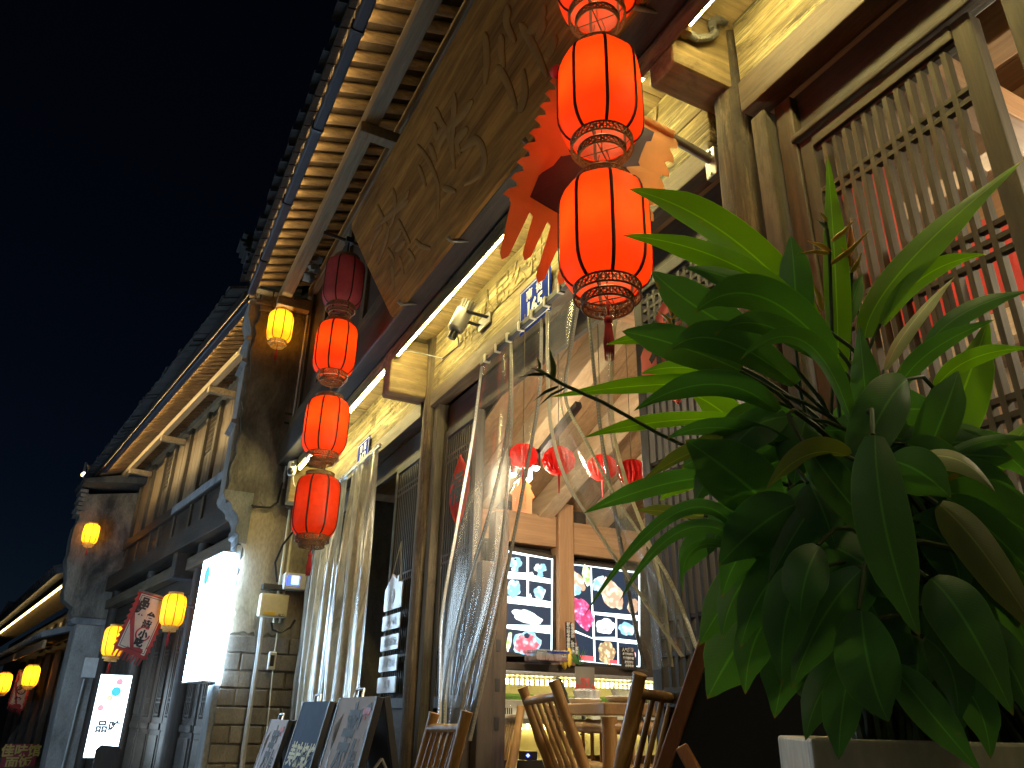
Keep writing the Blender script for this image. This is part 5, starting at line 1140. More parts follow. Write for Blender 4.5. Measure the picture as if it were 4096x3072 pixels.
# small price signs
def xsign(label, P_, X, rows, frame, name='price_sign'):
    a = [yz(*z6(*p), X=X) for p in P_]; cy_, cz = sum(p[0] for p in a) / 4, sum(p[1] for p in a) / 4; t = thing(name, label, 'sign', (X, cy_, cz))
    MB().prism(a, lambda p, q, o: V((o, p, q)), X, X + .006).build('board', 'ink', t)
    if frame:
        m = MB()
        for k in range(4): m.bar(V((X + .006, *a[k])), V((X + .006, *a[(k + 1) % 4])), .006, .004, (1, 0, 0))
        m.build('edge', 'orange_frame', t)
    for (s_, p, sz) in rows: text(s_, sz, 'lettering', 'plate_white', t, (0, 1, 0), (0, 0, 1), (X + .0075, *yz(*z6(*p), X=X)), .0006, bold=.0008)
    return t
xsign('black notice with orange edge and white columns of characters on the pine post', [(710, 1072), (790, 1080), (865, 1430), (720, 1425)], -4.16, [('部\n分\n时\n令\n菜\n品\n价\n格', (750, 1250), .0235), ('会\n有\n浮\n动\n，\n价\n格\n请', (797, 1255), .0235), ('！\n谢\n谢', (843, 1370), .0235)], True)
xsign('black chalk menu with faint handwriting standing at the right of the sill', [(1325, 1350), (1475, 1360), (1510, 1605), (1345, 1595)], -4.15, [('人气推荐', (1405, 1385), .022), ('红烧牛肉饭', (1410, 1430), .016), ('酸汤肥牛面', (1415, 1475), .016), ('孜然炒饭', (1420, 1520), .016), ('小炒牛肉', (1425, 1560), .016)], False, 'chalk_menu')
# tub, dried maize and a little plant on the sill
c = atx(2190, 2640, -4.1); t = thing('food_tub', 'clear plastic tub with a blue rim, half full of red spice, on the sill', 'tub', (-4.1, c.y, 1.30))
y0, z0 = yz(2125, 2655, -4.05); y1, z1 = yz(2250, 2615, -4.05)
MB().box(-4.14, -3.98, y0, y1, 1.302, z1).build('tub', 'tub', t, bevel=.008); MB().box(-4.145, -3.975, y0 - .006, y1 + .006, z1, z1 + .012).build('lid', 'tub', t, bevel=.004)
MB().box(-4.132, -3.99, y0 + .008, y1 - .008, 1.306, 1.306 + (z1 - 1.302) * .42).build('spice', 'red_board', t, bevel=.004)
MB().box(-3.974, -3.971, y0 + .06, y1, z1 - .004, z1 + .004).build('blue_rim', 'plate_blue', t)
t = thing('dried_maize', 'pair of dried orange maize cobs hanging under the black notice', 'decoration', (-4.15, *yz(2266, 2650, -4.15)))
for (px, py) in ((2258, 2640), (2277, 2630)):
    c = atx(px, py, -4.14); MB().lathe([(.002, -.055), (.014, -.04), (.018, -.01), (.016, .03), (.006, .055)], 12, c).build('cob', 'bract_y', t, smooth=True)
t = thing('sill_plant', 'small spiky green plant beside the maize on the sill', 'plant', (-4.12, *yz(2320, 2660, -4.12)))
cc = atx(2318, 2660, -4.12)
for k in range(14):
    a = k * 2.4; d_ = V((.3 * math.sin(a), math.cos(a), .5 + .5 * (k % 3))).normalized() * (.07 + .02 * (k % 3))
    MB().add([cc, cc + d_ * .5 + V((0, .006, .006)), cc + d_, cc + d_ * .5 - V((0, .006, .006))], [(0, 1, 2, 3)]).build('leaf', 'leaf', t)
# cold counter along the side wall
t = thing('cold_counter', 'glass-fronted cold counter glowing yellow under the menus', 'display counter', (-3.95, 2.6, .3))
M['counter_glow'] = emit('counter_light', (1, .80, .30), 8); M['counter_back'] = plain('counter_liner', (.80, .72, .40), .4)
Y0, Y1, XF, XB = 1.80, 3.4, -3.66, -4.16
MB().box(XB, XF, Y0, Y1, .3, .78).build('base', 'grey_metal', t, bevel=.01)
MB().box(XB, XB + .02, Y0, Y1, .78, 1.21).build('back', 'counter_back', t); MB().box(XB, XF - .04, Y0, Y1, 1.205, 1.225).build('top', 'steel', t, bevel=.004)
MB().box(XB, XF, Y0, Y1, .78, .80).build('deck', 'counter_back', t)
gp = [(XF, .80), (XF + .0, 1.02), (XF - .03, 1.12), (XF - .09, 1.19), (XF - .16, 1.205)]
MB().grid([[V((a, y_, b)) for a, b in gp] for y_ in (Y0, Y1)]).build('curved_glass', 'glass_case', t, smooth=True)
for y_ in (2.22, 2.72, 3.2): MB().tube([V((a + .006, y_, b)) for a, b in gp], .010, 6).build('glass_rib', 'black', t, smooth=True)
for y_ in (2.29, 2.66): MB().tube([(XF + .012, y_, .93), (XF + .03, y_, .95), (XF + .03, y_, 1.05), (XF + .012, y_, 1.07)], .009, 6).build('handle', 'black', t, smooth=True)
MB().box(XB + .02, XF - .12, Y0, Y1, .985, .995).build('glass_shelf', 'glass_case', t); MB().box(XF - .13, XF - .115, Y0, Y1, .975, 1.0).build('shelf_edge', 'grey_metal', t)
MB().box(XF - .02, XF + .01, Y0, Y1, .77, .815).build('bottom_rail', 'black', t)
me = MB().box(-.006, .006, -.005, .005, 0, .028).mesh('led_dot'); me.materials.append(M['counter_glow'])
bi = ROOT[t.name].inverted()
for k in range(52): share('light_dot', me, t, bi @ V((XF - .17, Y0 + .03 + k * .03, 1.165)))
for k in range(40): share('light_dot', me, t, bi @ V((XB + .04, Y0 + .03 + k * .04, .945)))
for k in range(20): share('light_dot', me, t, bi @ V((XF + .006, Y0 + .03 + k * .04, .735)))
for k, (y_, w_, m_) in enumerate(((1.84, .3, 'white_pl'), (2.26, .19, 'tub'), (2.47, .22, 'white_pl'), (2.74, .24, 'white_pl'), (3.02, .2, 'white_pl'))):
    b = thing('food_basket', ('pale food basket in the cold counter, ' + ['first', 'second', 'third', 'fourth', 'fifth'][k] + ' from the doorway post'), 'basket', (XF - .25, y_ + w_ / 2, .995), group='food baskets in the cold counter')
    mm = MB(); mm.prism([(y_ + .01, 1.0), (y_ + w_ - .01, 1.0), (y_ + w_, 1.09), (y_, 1.09)], lambda a, b_, o: V((o, a, b_)), XF - .34, XF - .17); mm.build('basket', m_, b, bevel=.004)
    MB().box(XF - .33, XF - .18, y_ + .012, y_ + w_ - .012, 1.091, 1.12).build('greens', 'leaf_lime' if k % 2 == 0 else 'bract_g', b, bevel=.012)
    sl = MB()
    for q in range(9): sl.box(XF - .171, XF - .168, y_ + .04 + q * .012, y_ + .046 + q * .012, 1.02, 1.05)
    sl.build('slots', 'black', b, kind='stuff')
c = at(2340, 2735, 3.75); t = thing('table_card', 'small green and red table card standing before the cold counter', 'card', (c.x, c.y, 1.07))
MB().box(c.x - .003, c.x + .003, c.y - .055, c.y + .055, 1.07, 1.07 + .17).build('card', 'bronze_grey', t); text('营业\n扫码点单', .03, 'print', 'sign_red', t, (0, 1, 0), (0, 0, 1), (c.x + .004, c.y, 1.16), .0006)

# ---- bamboo furniture
def cane(parent, name, pts, r, mat='bamboo', knots=4, n=10):
    P_ = []; R_ = []
    pts = [V(p) for p in pts]; tot = sum((pts[i + 1] - pts[i]).length for i in range(len(pts) - 1)); m = max(10, int(tot / .02))
    segs = [(pts[i + 1] - pts[i]).length for i in range(len(pts) - 1)]
    for i in range(m + 1):
        s = tot * i / m; j = 0
        while j < len(segs) - 1 and s > segs[j]: s -= segs[j]; j += 1
        P_.append(pts[j].lerp(pts[j + 1], min(1, s / segs[j]))); f = (i / m * knots) % 1
        R_.append(r * (1 + (.09 if f < .06 or f > .94 else 0) - .05 * math.sin(math.pi * f)))
    return MB().tube(P_, R_, n).build(name, mat, parent, smooth=True)
def chair(label, TL, TR, lean, fwd_, floor, tall):
    """TL, TR tops of the back posts; lean: unit vector down the posts; fwd_: seat direction"""
    TL, TR, lean, fwd_ = V(TL), V(TR), V(lean).normalized(), V(fwd_).normalized(); lz = -lean.z
    t = thing('bamboo_chair', label, 'chair', ((TL + TR) / 2 + fwd_ * .15 - V((0, 0, (TL.z + TR.z) / 2 - floor))), group='bamboo chairs at the doorway')
    sz = floor + .43
    SL, SR = TL + lean * ((TL.z - sz) / lz), TR + lean * ((TR.z - sz) / lz)
    for a, b in ((TL, SL), (TR, SR)): cane(t, 'back_post', [a, b, V((b.x, b.y, floor))], .0205, knots=4)
    wv = (SR - SL); r0, r1 = TL + lean * .055, TR + lean * .055
    cane(t, 'top_rail', [r0, r1], .017, 'bamboo', 2); cane(t, 'rear_rail', [SL + V((0, 0, .03)), SR + V((0, 0, .03))], .016, 'bamboo', 2)
    for k in range(5):
        f = (k + .8) / 5.6; MB().tube([r0.lerp(r1, f), (SL + V((0, 0, .03))).lerp(SR + V((0, 0, .03)), f)], [.0085, .0105], 8).build('back_slat', 'bamboo', t, smooth=True)
    FL, FR = SL + fwd_ * .36, SR + fwd_ * .36
    for b in (FL, FR): cane(t, 'front_leg', [b, V((b.x, b.y, floor))], .02, knots=2)
    for a, b in ((SL, FL), (SR, FR), (FL, FR)): cane(t, 'seat_rail', [a, b], .018, knots=2); cane(t, 'stretcher', [a - V((0, 0, .25)), b - V((0, 0, .25))], .012, knots=2)
    for k in range(9): MB().tube([SL.lerp(SR, (k + .5) / 9), FL.lerp(FR, (k + .5) / 9)], .016, 6, flat=.4).build('seat_slat', 'bamboo', t, smooth=True)
    return t
chair('bamboo chair in the middle of the doorway, back to the street', at(2090, 2750, 3.12), at(2215, 2722, 2.80), (.10, .34, -.9), (.15, 1, 0), .30, .85)
chair('bamboo chair at the right of the doorway beside the leaning board', at(2560, 2695, 2.25), at(2760, 2735, 2.52), (-.34, -.06, -.9), (-1, -.1, 0), .30, .85)
chair('bamboo chair standing outside at the left of the doorway, beside the folding signs', at(1738, 2852, 2.85), at(1868, 2846, 2.60), (-.16, -.16, -.9), (-.45, -.9, 0), .16, .85)
chair('bamboo chair behind the table, half hidden by the middle chair', at(2032, 2830, 4.0), at(2085, 2825, 3.75), (.1, -.2, -.9), (.3, -1, 0), .30, .85)
t = thing('bamboo_table', 'square bamboo table with thick cane rails just inside the doorway', 'table', (-2.95, 2.1, .3))
C0 = at(2415, 2815, 2.85); zt = 1.062
ex = V((-.97, .24, 0)); ey = V((.24, .97, 0)); C0 = V((C0.x, C0.y, 0))
def tq(a, b, z): return C0 + ex * a + ey * b + V((0, 0, z))
mb = MB(); mb.prism([(0, 0), (.78, 0), (.78, .78), (0, .78)], lambda a, b, q: tq(a, b, q), zt - .045, zt); mb.build('tabletop', 'bamboo_x', t, bevel=.006)
for zz_ in (zt - .085, .83):
    for p, q in (((.03, .03), (.75, .03)), ((.03, .03), (.03, .75)), ((.75, .03), (.75, .75)), ((.03, .75), (.75, .75))): cane(t, 'rail', [tq(*p, zz_), tq(*q, zz_)], .026, 'bamboo', 3, 12)
for p in ((.03, .03), (.75, .03), (.03, .75), (.75, .75)): cane(t, 'leg', [tq(*p, zt - .05), tq(*p, .3)], .03, 'bamboo', 4, 12)
for k in range(6):
    for s_ in (0, 1):
        a = .12 + k * .11; p = (a, .03) if s_ == 0 else (.03, a); MB().tube([tq(*p, .84), tq(*p, zt - .09)], .008, 6).build('spindle', 'bamboo', t)
for k, (a, b, lb) in enumerate(((.10, .12, 'white plastic-wrapped tableware set at the near corner of the table'), (.58, .12, 'white plastic-wrapped tableware set farther along the table'))):
    c = tq(a, b, zt); o = thing('tableware_set', lb, 'tableware', c, group='wrapped tableware on the bamboo table')
    MB().lathe([(.03, 0), (.06, .005), (.075, .022), (.07, .024), (.001, .012)], 20, c).build('plate', 'white_pl', o, smooth=True)
    MB().lathe([(.025, .012), (.045, .03), (.052, .055), (.045, .062), (.03, .066), (.001, .06)], 20, c, lambda th, z: 1 + .06 * math.sin(7 * th + z * 90)).build('bowl', 'tub', o, smooth=True)
    MB().lathe([(.018, .02), (.024, .06), (.02, .062), (.001, .03)], 14, c + V((.01, .05, 0))).build('cup', 'white_pl', o, smooth=True)
# things beyond the table
t = thing('blue_light_device', 'small dark device with a bright blue light under the table', 'device', at(2115, 3020, 3.6))
p = at(2112, 3022, 3.6); MB().box(p.x - .04, p.x + .04, p.y - .03, p.y + .03, p.z - .02, p.z + .02).build('case', 'black', t, bevel=.004); p = at(2112, 3022, 3.55); MB().lathe([(.001, -.008), (.009, 0), (.001, .008)], 10, p).build('light', 'blue_led', t)
t = thing('pale_floor_cabinet', 'low pale cabinet behind the table legs', 'cabinet', (-3.6, 2.6, .3))
MB().box(-3.655, -3.63, 1.85, 3.3, .32, .74).build('front', 'white_pl', t, bevel=.006); MB().box(-3.632, -3.62, 1.85, 3.3, .70, .74).build('rim', 'grey_metal', t)
t = thing('red_stool', 'small red plastic stool at the right behind the chair', 'stool', (-3.3, 2.75, .3))
MB().box(-3.45, -3.15, 2.6, 2.9, .72, .76).build('seat', 'red_board', t, bevel=.02)
for a in (-3.42, -3.18):
    for b in (2.63, 2.87): MB().bar((a, b, .73), (a, b, .3), .04, .04, (0, 1, 0)).build('leg', 'red_board', t)
# ---- ceiling: paper lanterns, track spots, charm
def paperball(label, px, py, d, r_):
    c = at(px * S, py * S, d); t = thing('paper_lantern', label, 'paper lantern', c, group='round red paper lanterns inside')
    MB().lathe([(.12 * r_, -.93 * r_)] + [(r_ * math.sin(math.pi * k / 14), -r_ * .95 * math.cos(math.pi * k / 14)) for k in range(1, 14)] + [(.12 * r_, .93 * r_)], 72, c, lambda th, z: 1 + .10 * math.sin(18 * th + 1.2 * math.sin(z * 60)) + .03 * math.sin(z * 170 + 5 * th)).build('tissue_globe', 'paper_round', t, smooth=True)
    MB().tube([c + V((0, 0, r_ * .9)), V((c.x, c.y, min(2.97, 2.30 + (c.x + 4.4) * .374)))], .0025, 4).build('string', 'wire', t); MB().tube([c - V((0, 0, r_ * .9)), c - V((0, 0, r_ * 2.2))], [.006, .003], 5).build('tail', 'tassel', t)
paperball('red paper lantern seen through the zip curtain, left of the track spots', 1130, 985, 3.5, .062)
paperball('red paper lantern in the gap between the curtains', 1207, 995, 3.5, .07)
paperball('red paper lantern behind the pale-zip curtain', 1300, 1010, 3.6, .066)
paperball('red paper lantern at the right beside the hanging curtain', 1365, 1020, 3.6, .066)
tr = thing('track_light', 'black ceiling track with two bright spot heads behind the curtain gap', 'track light', at(1165 * S, 985 * S, 3.6))
ta = at(1178 * S, 965 * S, 3.6); MB().bar(ta - V((.25, 0, .09)), ta + V((.3, 0, .11)), .03, .03).build('track', 'black', tr)
for (px, py, bright) in ((1157, 1010, 1), (1140, 1035, 1), (1107, 1025, 1)):
    c = at(px * S, py * S, 3.6); MB().tube([c + V((0, 0, .085)), c + V((0, 0, .0))], .023, 14).build('spot_head', 'black', tr, smooth=True)
    MB().lathe([(.001, -.014), (.012, -.010), (.017, .0), (.001, .006)], 14, c).build('lens', 'bulb', tr, smooth=True)
    MB().tube([c + V((0, 0, .085)), V((c.x, ta.y, ta.z))], .006, 6).build('stem', 'black', tr)
    o = lamp('spot_beam', 'POINT', tuple(ROOT[tr.name].inverted() @ (c - V((0, 0, .03)))), 10, (1, .86, .60), tr, .03)
tr = thing('track_light', 'ceiling track with spot heads deep inside, behind the window lattice', 'track light', (-.8, 3.0, 2.75))
MB().bar((-1.4, 3.0, 2.78), (.6, 3.0, 2.78), .03, .03).build('track', 'white_pl', tr)
for x_ in (-1.2, -.4, .4):
    c = V((x_, 3.0, 2.64)); MB().tube([c + V((0, 0, .12)), c], .03, 14).build('spot_head', 'white_pl', tr, smooth=True); MB().lathe([(.001, -.012), (.02, -.006), (.024, 0)], 14, c).build('lens', 'bulb', tr)
    lamp('spot_beam', 'POINT', tuple(ROOT[tr.name].inverted() @ (c - V((0, 0, .03)))), 26, (1, .82, .55), tr, .03)
c = at(1128 * S, 1075 * S, 3.5); t = thing('hanging_charm', 'small orange and gold temple-shaped charm hanging inside', 'charm', c)
MB().prism([(-.05, -.07), (.05, -.07), (.05, .0), (.065, .01), (.04, .05), (.045, .06), (.0, .10), (-.045, .06), (-.04, .05), (-.065, .01), (-.05, 0)], lambda a, b, q: c + V((q, a, b)), -.004, .004).build('card', 'bract_o', t); text('如\n意', .04, 'lettering', 'gold_ink', t, (0, 1, 0), (0, 0, 1), c + V((.006, 0, -.02)), .0006)
t = thing('white_pipe', 'white pipe along the ceiling seen through the window lattice', 'pipe', (-.6, 2.3, 2.7))
MB().tube([aty(3690 , 470, 2.15), aty(3930, 700, 2.0)], .014, 10).build('pipe', 'white_pl', t, smooth=True)

# ================================================================ leaning board and planter
t = thing('leaning_chalkboard', 'dark chalkboard easel with an orange-brown wooden edge leaning beside the plant', 'chalkboard', (-1.6, 1.3, 0))
a, b = at(2880, 2400, 1.86), at(2640, 3110, 1.90); e = (a - b).normalized(); b = b - e * .9; b = b + V((0, 0, 0)); sd = V((.55, .42, 0)).normalized()
nrm = e.cross(sd).normalized()
MB().bar(b, a, .022, .035, sd).build('frame_post', 'orange_frame', t, bevel=.004)
MB().bar(b + sd * .5, a + sd * .5, .022, .035, sd).build('frame_post', 'orange_frame', t, bevel=.004)
MB().add([b + sd * .02, b + sd * .48, a + sd * .48, a + sd * .02], [(0, 1, 2, 3)]).build('panel', 'board_dark', t)
MB().bar(a, a + sd * .5, .02, .03, e).build('top_rail', 'orange_frame', t, bevel=.004)
MB().bar(at(2725, 2985, 1.8), at(2800, 3120, 1.75), .02, .03, sd).build('rear_leg', 'orange_frame', t, bevel=.004)
# ================================================================ the big plant in front
pa, pb_ = at(3240, 2953, 1.10), at(4260, 2945, 1.06); pdv = V((pb_.x - pa.x, pb_.y - pa.y, 0)).normalized(); pin = V((-pdv.y, pdv.x, 0))
if pin.dot(fwd) < 0: pin = -pin
ztop = pa.z
t = thing('planter', 'long white planter box with stained sides under the big plant', 'planter', V((pa.x, pa.y, 0)) + pdv * .2)
def pq(a, b, z): return V((pa.x, pa.y, 0)) + pdv * a + pin * b + V((0, 0, z))
LW, DW = .62, .26
for a0_, a1_, b0_, b1_ in ((0, LW, 0, .018), (0, LW, DW - .018, DW), (0, .018, .018, DW - .018), (LW - .018, LW, .018, DW - .018)):
    MB().add([pq(a, b, z) for z in (.0, ztop) for a, b in ((a0_, b0_), (a1_, b0_), (a1_, b1_), (a0_, b1_))], [(0, 1, 2, 3), (4, 5, 6, 7), (0, 1, 5, 4), (1, 2, 6, 5), (2, 3, 7, 6), (3, 0, 4, 7)]).build('side', 'pot', t, bevel=.005)
MB().add([pq(a, b, z) for z in (.0, ztop - .05) for a, b in ((.018, .018), (LW - .018, .018), (LW - .018, DW - .018), (.018, DW - .018))], [(0, 1, 2, 3), (4, 5, 6, 7), (0, 1, 5, 4), (1, 2, 6, 5), (2, 3, 7, 6), (3, 0, 4, 7)]).build('soil', 'soil', t)
PL = thing('heliconia_plant', 'large leafy plant with long glossy green leaves and orange flowers in the white planter', 'plant', pq(.3, .13, ztop - .05))
def root_pt(k): return pq(.10 + .42 * ((k * .618) % 1), .07 + .12 * ((k * .377) % 1), ztop - .06)
NL = [0]
def leaf(b, m, tp, w_, mat='leaf', roll=0.0, d=(1.18, 1.15, 1.12), fold=.25, stem=True, wave=.0, twist=0.0):
    NL[0] += 1; k = NL[0]
    B, Mi, T = vw(*b, d[0]), vw(*m, d[1]), vw(*tp, d[2]); Cc = 2 * Mi - (B + T) / 2
    rows = []; n = 18; uvs = []
    for i in range(n + 1):
        s = i / n; p = B * (1 - s) ** 2 + Cc * 2 * s * (1 - s) + T * s * s; tg = ((Cc - B) * 2 * (1 - s) + (T - Cc) * 2 * s).normalized()
        vd = (p - EYE).normalized(); side = tg.cross(vd).normalized(); nr = side.cross(tg).normalized(); ro = roll + twist * s
        sd = side * math.cos(ro) + nr * math.sin(ro); up_ = nr * math.cos(ro) - side * math.sin(ro)
        prof = (math.sin(math.pi * min(1, s * .93 + .035) ** .82)) ** .72 * (1 - .55 * max(0, s - .72) / .28) if s < 1 else 0.0
        hw = w_ * S * .5 * (p - EYE).dot(fwd) / FPX * max(prof, .02 if s < .5 else 0.004); row = []
        for j in range(7):
            q = j / 3 - 1; row.append(p + sd * hw * q + up_ * hw * (fold * (abs(q) ** 1.3) + wave * math.sin(s * 11 + k + q) * abs(q)))
        rows.append(row); uvs.append(s)
    mb = MB(); mb.grid(rows); o = mb.build('leaf', mat, PL, smooth=True); me = o.data
    uv = me.uv_layers.new(name='UVMap')
    for lp in me.loops: vi = lp.vertex_index; uv.data[lp.index].uv = ((vi % 7) / 6, uvs[vi // 7])
    r = root_pt(k)
    if stem:
        t0 = (Cc - B).normalized(); ln = (B - r).length; c1 = B - t0 * ln * .35; c2 = r + V((0, 0, ln * .4)); B0 = B + fwd * .006
        MB().tube([B0 * (1 - q) ** 3 + c1 * 3 * q * (1 - q) ** 2 + c2 * 3 * q * q * (1 - q) + r * q ** 3 for q in [i / 10 for i in range(11)]], [.0028 + .0004 * i for i in range(11)], 6).build('stalk', 'stem', PL, smooth=True)
    return o
LF = [
 # b, m, tip, width, material, roll, depths, extras      (upper, catching the strip light)
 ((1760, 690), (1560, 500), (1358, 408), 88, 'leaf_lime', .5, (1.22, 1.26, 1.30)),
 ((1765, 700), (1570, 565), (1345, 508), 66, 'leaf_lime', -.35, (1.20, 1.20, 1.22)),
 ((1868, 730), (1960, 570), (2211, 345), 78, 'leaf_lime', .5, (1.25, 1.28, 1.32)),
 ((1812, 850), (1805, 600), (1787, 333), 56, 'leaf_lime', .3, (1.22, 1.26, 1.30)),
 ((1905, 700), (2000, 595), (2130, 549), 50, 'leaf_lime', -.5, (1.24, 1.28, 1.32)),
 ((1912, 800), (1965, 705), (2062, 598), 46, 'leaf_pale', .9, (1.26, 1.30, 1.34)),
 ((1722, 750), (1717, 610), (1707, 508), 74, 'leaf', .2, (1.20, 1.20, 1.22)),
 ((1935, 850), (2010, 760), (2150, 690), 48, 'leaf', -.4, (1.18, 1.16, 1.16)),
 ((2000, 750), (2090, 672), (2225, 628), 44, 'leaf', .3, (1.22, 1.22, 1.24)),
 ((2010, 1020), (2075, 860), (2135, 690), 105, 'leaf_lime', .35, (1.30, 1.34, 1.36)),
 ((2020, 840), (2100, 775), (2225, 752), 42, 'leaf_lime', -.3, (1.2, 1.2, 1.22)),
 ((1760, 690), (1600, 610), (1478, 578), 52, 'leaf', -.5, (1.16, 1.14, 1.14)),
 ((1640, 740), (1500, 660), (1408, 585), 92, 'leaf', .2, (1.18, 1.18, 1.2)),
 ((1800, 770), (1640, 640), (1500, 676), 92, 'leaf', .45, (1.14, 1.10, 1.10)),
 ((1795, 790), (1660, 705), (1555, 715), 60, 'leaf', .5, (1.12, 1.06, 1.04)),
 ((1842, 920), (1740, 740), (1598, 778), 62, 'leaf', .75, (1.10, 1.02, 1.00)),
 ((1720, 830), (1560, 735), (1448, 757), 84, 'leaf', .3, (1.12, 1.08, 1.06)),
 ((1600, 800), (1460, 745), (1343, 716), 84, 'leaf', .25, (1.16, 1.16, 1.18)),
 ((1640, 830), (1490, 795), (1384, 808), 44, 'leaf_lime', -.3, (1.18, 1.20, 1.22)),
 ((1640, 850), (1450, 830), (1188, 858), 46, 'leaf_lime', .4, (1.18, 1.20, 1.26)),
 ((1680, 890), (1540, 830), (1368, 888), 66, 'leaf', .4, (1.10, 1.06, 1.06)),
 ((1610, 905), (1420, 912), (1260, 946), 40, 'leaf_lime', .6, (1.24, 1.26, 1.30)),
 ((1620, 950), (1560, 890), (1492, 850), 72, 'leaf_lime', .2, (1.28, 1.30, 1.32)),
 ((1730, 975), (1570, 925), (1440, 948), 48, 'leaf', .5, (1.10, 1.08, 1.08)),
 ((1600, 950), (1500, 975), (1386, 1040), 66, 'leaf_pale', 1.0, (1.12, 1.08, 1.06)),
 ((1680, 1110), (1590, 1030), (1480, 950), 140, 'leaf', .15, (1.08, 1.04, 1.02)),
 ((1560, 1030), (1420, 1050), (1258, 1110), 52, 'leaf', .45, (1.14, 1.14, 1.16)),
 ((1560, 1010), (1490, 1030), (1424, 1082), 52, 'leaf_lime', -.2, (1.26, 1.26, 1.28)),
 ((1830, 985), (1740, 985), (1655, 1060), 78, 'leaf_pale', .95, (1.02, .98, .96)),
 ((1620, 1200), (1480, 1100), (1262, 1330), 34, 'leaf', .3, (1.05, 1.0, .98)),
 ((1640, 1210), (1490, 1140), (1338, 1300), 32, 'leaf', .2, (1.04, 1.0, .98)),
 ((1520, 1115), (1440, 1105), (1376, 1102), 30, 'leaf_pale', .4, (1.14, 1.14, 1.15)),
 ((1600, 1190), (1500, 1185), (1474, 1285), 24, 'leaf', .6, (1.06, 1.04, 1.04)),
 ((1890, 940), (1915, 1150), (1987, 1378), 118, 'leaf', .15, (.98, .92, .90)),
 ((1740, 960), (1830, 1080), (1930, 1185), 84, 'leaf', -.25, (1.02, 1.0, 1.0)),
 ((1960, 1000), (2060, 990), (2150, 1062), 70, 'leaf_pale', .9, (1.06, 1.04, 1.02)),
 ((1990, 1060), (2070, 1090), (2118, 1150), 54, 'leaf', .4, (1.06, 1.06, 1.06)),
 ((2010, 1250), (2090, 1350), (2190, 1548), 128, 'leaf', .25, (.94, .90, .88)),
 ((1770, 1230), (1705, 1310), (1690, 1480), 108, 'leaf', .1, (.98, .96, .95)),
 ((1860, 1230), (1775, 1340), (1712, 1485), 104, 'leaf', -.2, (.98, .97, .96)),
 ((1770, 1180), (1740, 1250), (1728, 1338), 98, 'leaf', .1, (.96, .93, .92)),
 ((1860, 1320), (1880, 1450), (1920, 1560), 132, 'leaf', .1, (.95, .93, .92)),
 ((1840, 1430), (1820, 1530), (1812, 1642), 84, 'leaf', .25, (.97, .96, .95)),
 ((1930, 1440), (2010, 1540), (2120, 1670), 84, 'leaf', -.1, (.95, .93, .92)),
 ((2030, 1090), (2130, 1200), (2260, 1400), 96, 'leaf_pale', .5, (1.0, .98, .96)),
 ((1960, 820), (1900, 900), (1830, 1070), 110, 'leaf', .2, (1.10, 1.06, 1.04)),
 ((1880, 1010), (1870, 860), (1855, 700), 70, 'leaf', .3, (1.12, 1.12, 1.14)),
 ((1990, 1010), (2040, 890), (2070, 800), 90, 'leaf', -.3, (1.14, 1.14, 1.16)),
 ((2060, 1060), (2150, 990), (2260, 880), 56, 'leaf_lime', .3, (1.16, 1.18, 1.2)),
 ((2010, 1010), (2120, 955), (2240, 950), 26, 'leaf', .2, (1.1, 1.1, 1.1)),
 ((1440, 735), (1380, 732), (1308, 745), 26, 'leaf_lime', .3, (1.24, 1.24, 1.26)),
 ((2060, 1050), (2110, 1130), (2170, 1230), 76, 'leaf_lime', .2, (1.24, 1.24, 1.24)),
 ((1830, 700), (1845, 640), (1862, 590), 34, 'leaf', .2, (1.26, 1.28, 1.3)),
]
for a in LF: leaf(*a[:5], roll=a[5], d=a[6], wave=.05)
# leaves in the dim heart of the plant
rl = random.Random(21)
for k in range(58):
    bx, by = rl.uniform(1640, 2060), rl.uniform(900, 1400); an = rl.uniform(-.5, 3.6); ln = rl.uniform(150, 280)
    if by > 1200: an = rl.uniform(.4, 2.7)
    dx, dy = math.cos(an) * ln, math.sin(an) * ln * .9; dd = rl.uniform(1.02, 1.3)
    leaf((bx, by), (bx + dx * .5, by + dy * .5 - 14), (bx + dx, by + dy), rl.uniform(80, 135), 'leaf', rl.uniform(-.45, .45), (dd, dd - .02, dd - .03), wave=.05, stem=k % 2 == 0)
for k in range(22):   # upright canes out of the soil
    r = root_pt(k + 100); tl = V((rl.uniform(-.10, .10), rl.uniform(-.08, .08), rl.uniform(.25, .55)))
    MB().tube([r, r + tl * .35 + V((.01, 0, 0)), r + tl * .7, r + tl], [.008, .007, .006, .004], 6).build('stalk', 'stem', PL, smooth=True)
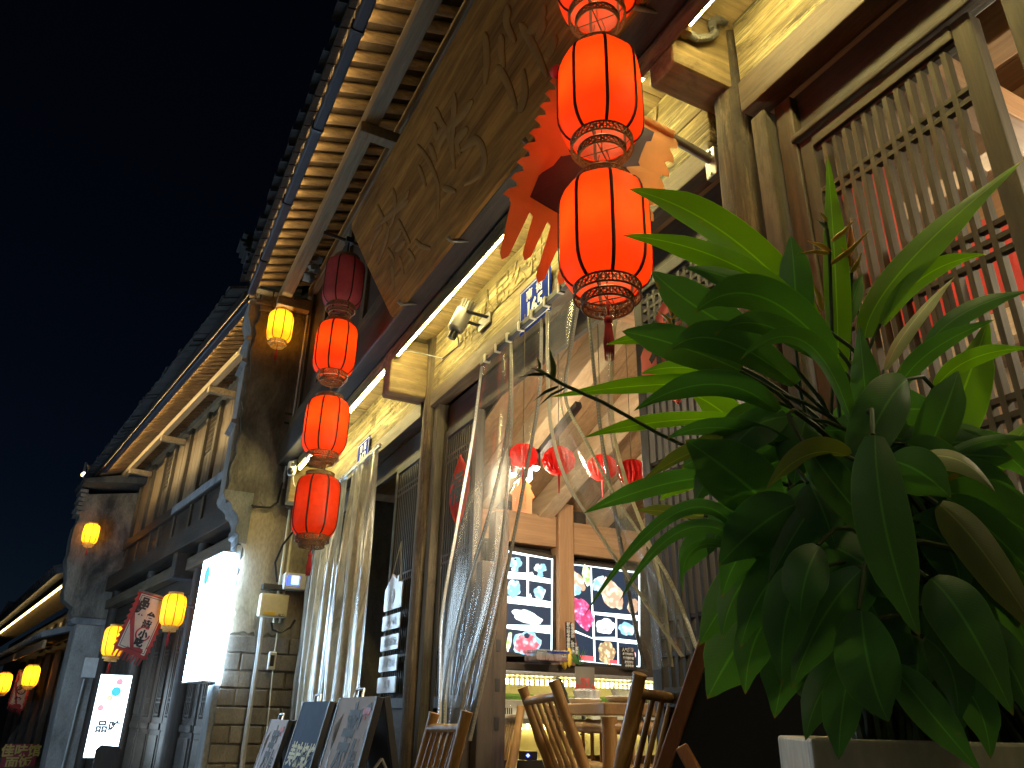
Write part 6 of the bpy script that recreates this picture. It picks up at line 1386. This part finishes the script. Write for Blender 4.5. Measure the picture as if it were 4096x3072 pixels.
for (bx, by, tx, ty, w_, dd) in ((1700, 1120, 1560, 1290, 90, 1.06), (1760, 1180, 1600, 1400, 96, 1.04), (1640, 1090, 1530, 1200, 80, 1.1), (1700, 1300, 1610, 1500, 90, 1.05), (2040, 1180, 2200, 1360, 100, 1.05), (2060, 1330, 2230, 1560, 100, 1.0),
                                 (2090, 1060, 2240, 1180, 80, 1.1), (1990, 1130, 2080, 1300, 100, 1.06), (1800, 1060, 1700, 1220, 110, 1.05), (1860, 1420, 1740, 1600, 86, 1.02), (2040, 1450, 2140, 1640, 84, 1.0), (1560, 1160, 1470, 1250, 60, 1.12),
                                 (1700, 900, 1560, 1010, 90, 1.1), (1960, 960, 2080, 1110, 90, 1.1), (1620, 990, 1500, 1090, 80, 1.14), (1900, 1180, 1850, 1370, 100, 1.02), (2040, 1020, 2200, 1120, 84, 1.14), (2070, 960, 2230, 1040, 70, 1.18), (2080, 1180, 2240, 1280, 90, 1.08), (2100, 1240, 2230, 1440, 96, 1.06), (2000, 1380, 2070, 1560, 92, 1.0), (1660, 1220, 1560, 1380, 84, 1.07)):
    leaf((bx, by), ((bx + tx) / 2 + (ty - by) * .10 * (1 if tx > bx else -1), (by + ty) / 2 - 26), (tx, ty), w_, 'leaf', rl.uniform(-.4, .4), (dd, dd - .02, dd - .03), wave=.07)
# flower spikes: a stem and pointed boat-shaped bracts
def spike(pts, bracts, d, mats=('bract_y', 'bract_o')):
    P_ = [vw(x, y, d) for x, y in pts]; MB().tube(P_, [.0028] * len(P_), 6).build('flower_stem', 'stem', PL, smooth=True)
    for k, (x, y, tx, ty, w_) in enumerate(bracts):
        a, b = vw(x, y, d), vw(tx, ty, d - .01 * (k % 3)); m = a.lerp(b, .45) + (a - b).cross(fwd).normalized() * (a - b).length * .06
        h = w_ * S * d / FPX
        MB().tube([a, a.lerp(m, .5), m, m.lerp(b, .5), b], [h * .25, h * .5, h * .48, h * .22, h * .05], 8, flat=.55).build('bract', mats[k % len(mats)], PL, smooth=True)
spike([(1790, 1050), (1800, 780), (1795, 640), (1792, 540), (1782, 470)], [(1795, 545, 1745, 520, 15), (1797, 520, 1850, 470, 16), (1795, 570, 1880, 495, 18), (1790, 500, 1760, 472, 10), (1792, 548, 1722, 548, 13), (1786, 480, 1770, 458, 8)], 1.20, ('bract_y', 'bract_y', 'bract_y', 'bract_g'))
spike([(1835, 780), (1838, 640), (1840, 560)], [(1832, 560, 1836, 470, 20), (1838, 590, 1862, 545, 16), (1838, 575, 1818, 535, 12)], 1.27, ('bract_o', 'bract_y'))
spike([(1780, 720), (1762, 660)], [(1770, 690, 1745, 640, 14), (1775, 670, 1748, 600, 12), (1770, 700, 1735, 690, 10)], 1.28, ('bract_o', 'bract_y'))
spike([(1600, 1020), (1420, 935), (1300, 868), (1215, 830), (1165, 800)], [(1195, 822, 1187, 752, 14), (1180, 810, 1118, 815, 12), (1165, 800, 1160, 770, 8), (1205, 835, 1150, 868, 12), (1185, 815, 1140, 792, 9), (1220, 838, 1160, 880, 10)], 1.12, ('bract_g', 'stem'))
spike([(1470, 760), (1455, 700), (1450, 660), (1448, 630)], [(1452, 700, 1420, 672, 10), (1450, 680, 1435, 640, 9), (1452, 690, 1480, 655, 9), (1455, 720, 1440, 690, 12), (1458, 730, 1475, 690, 10)], 1.45, ('bract_y', 'bract_o'))
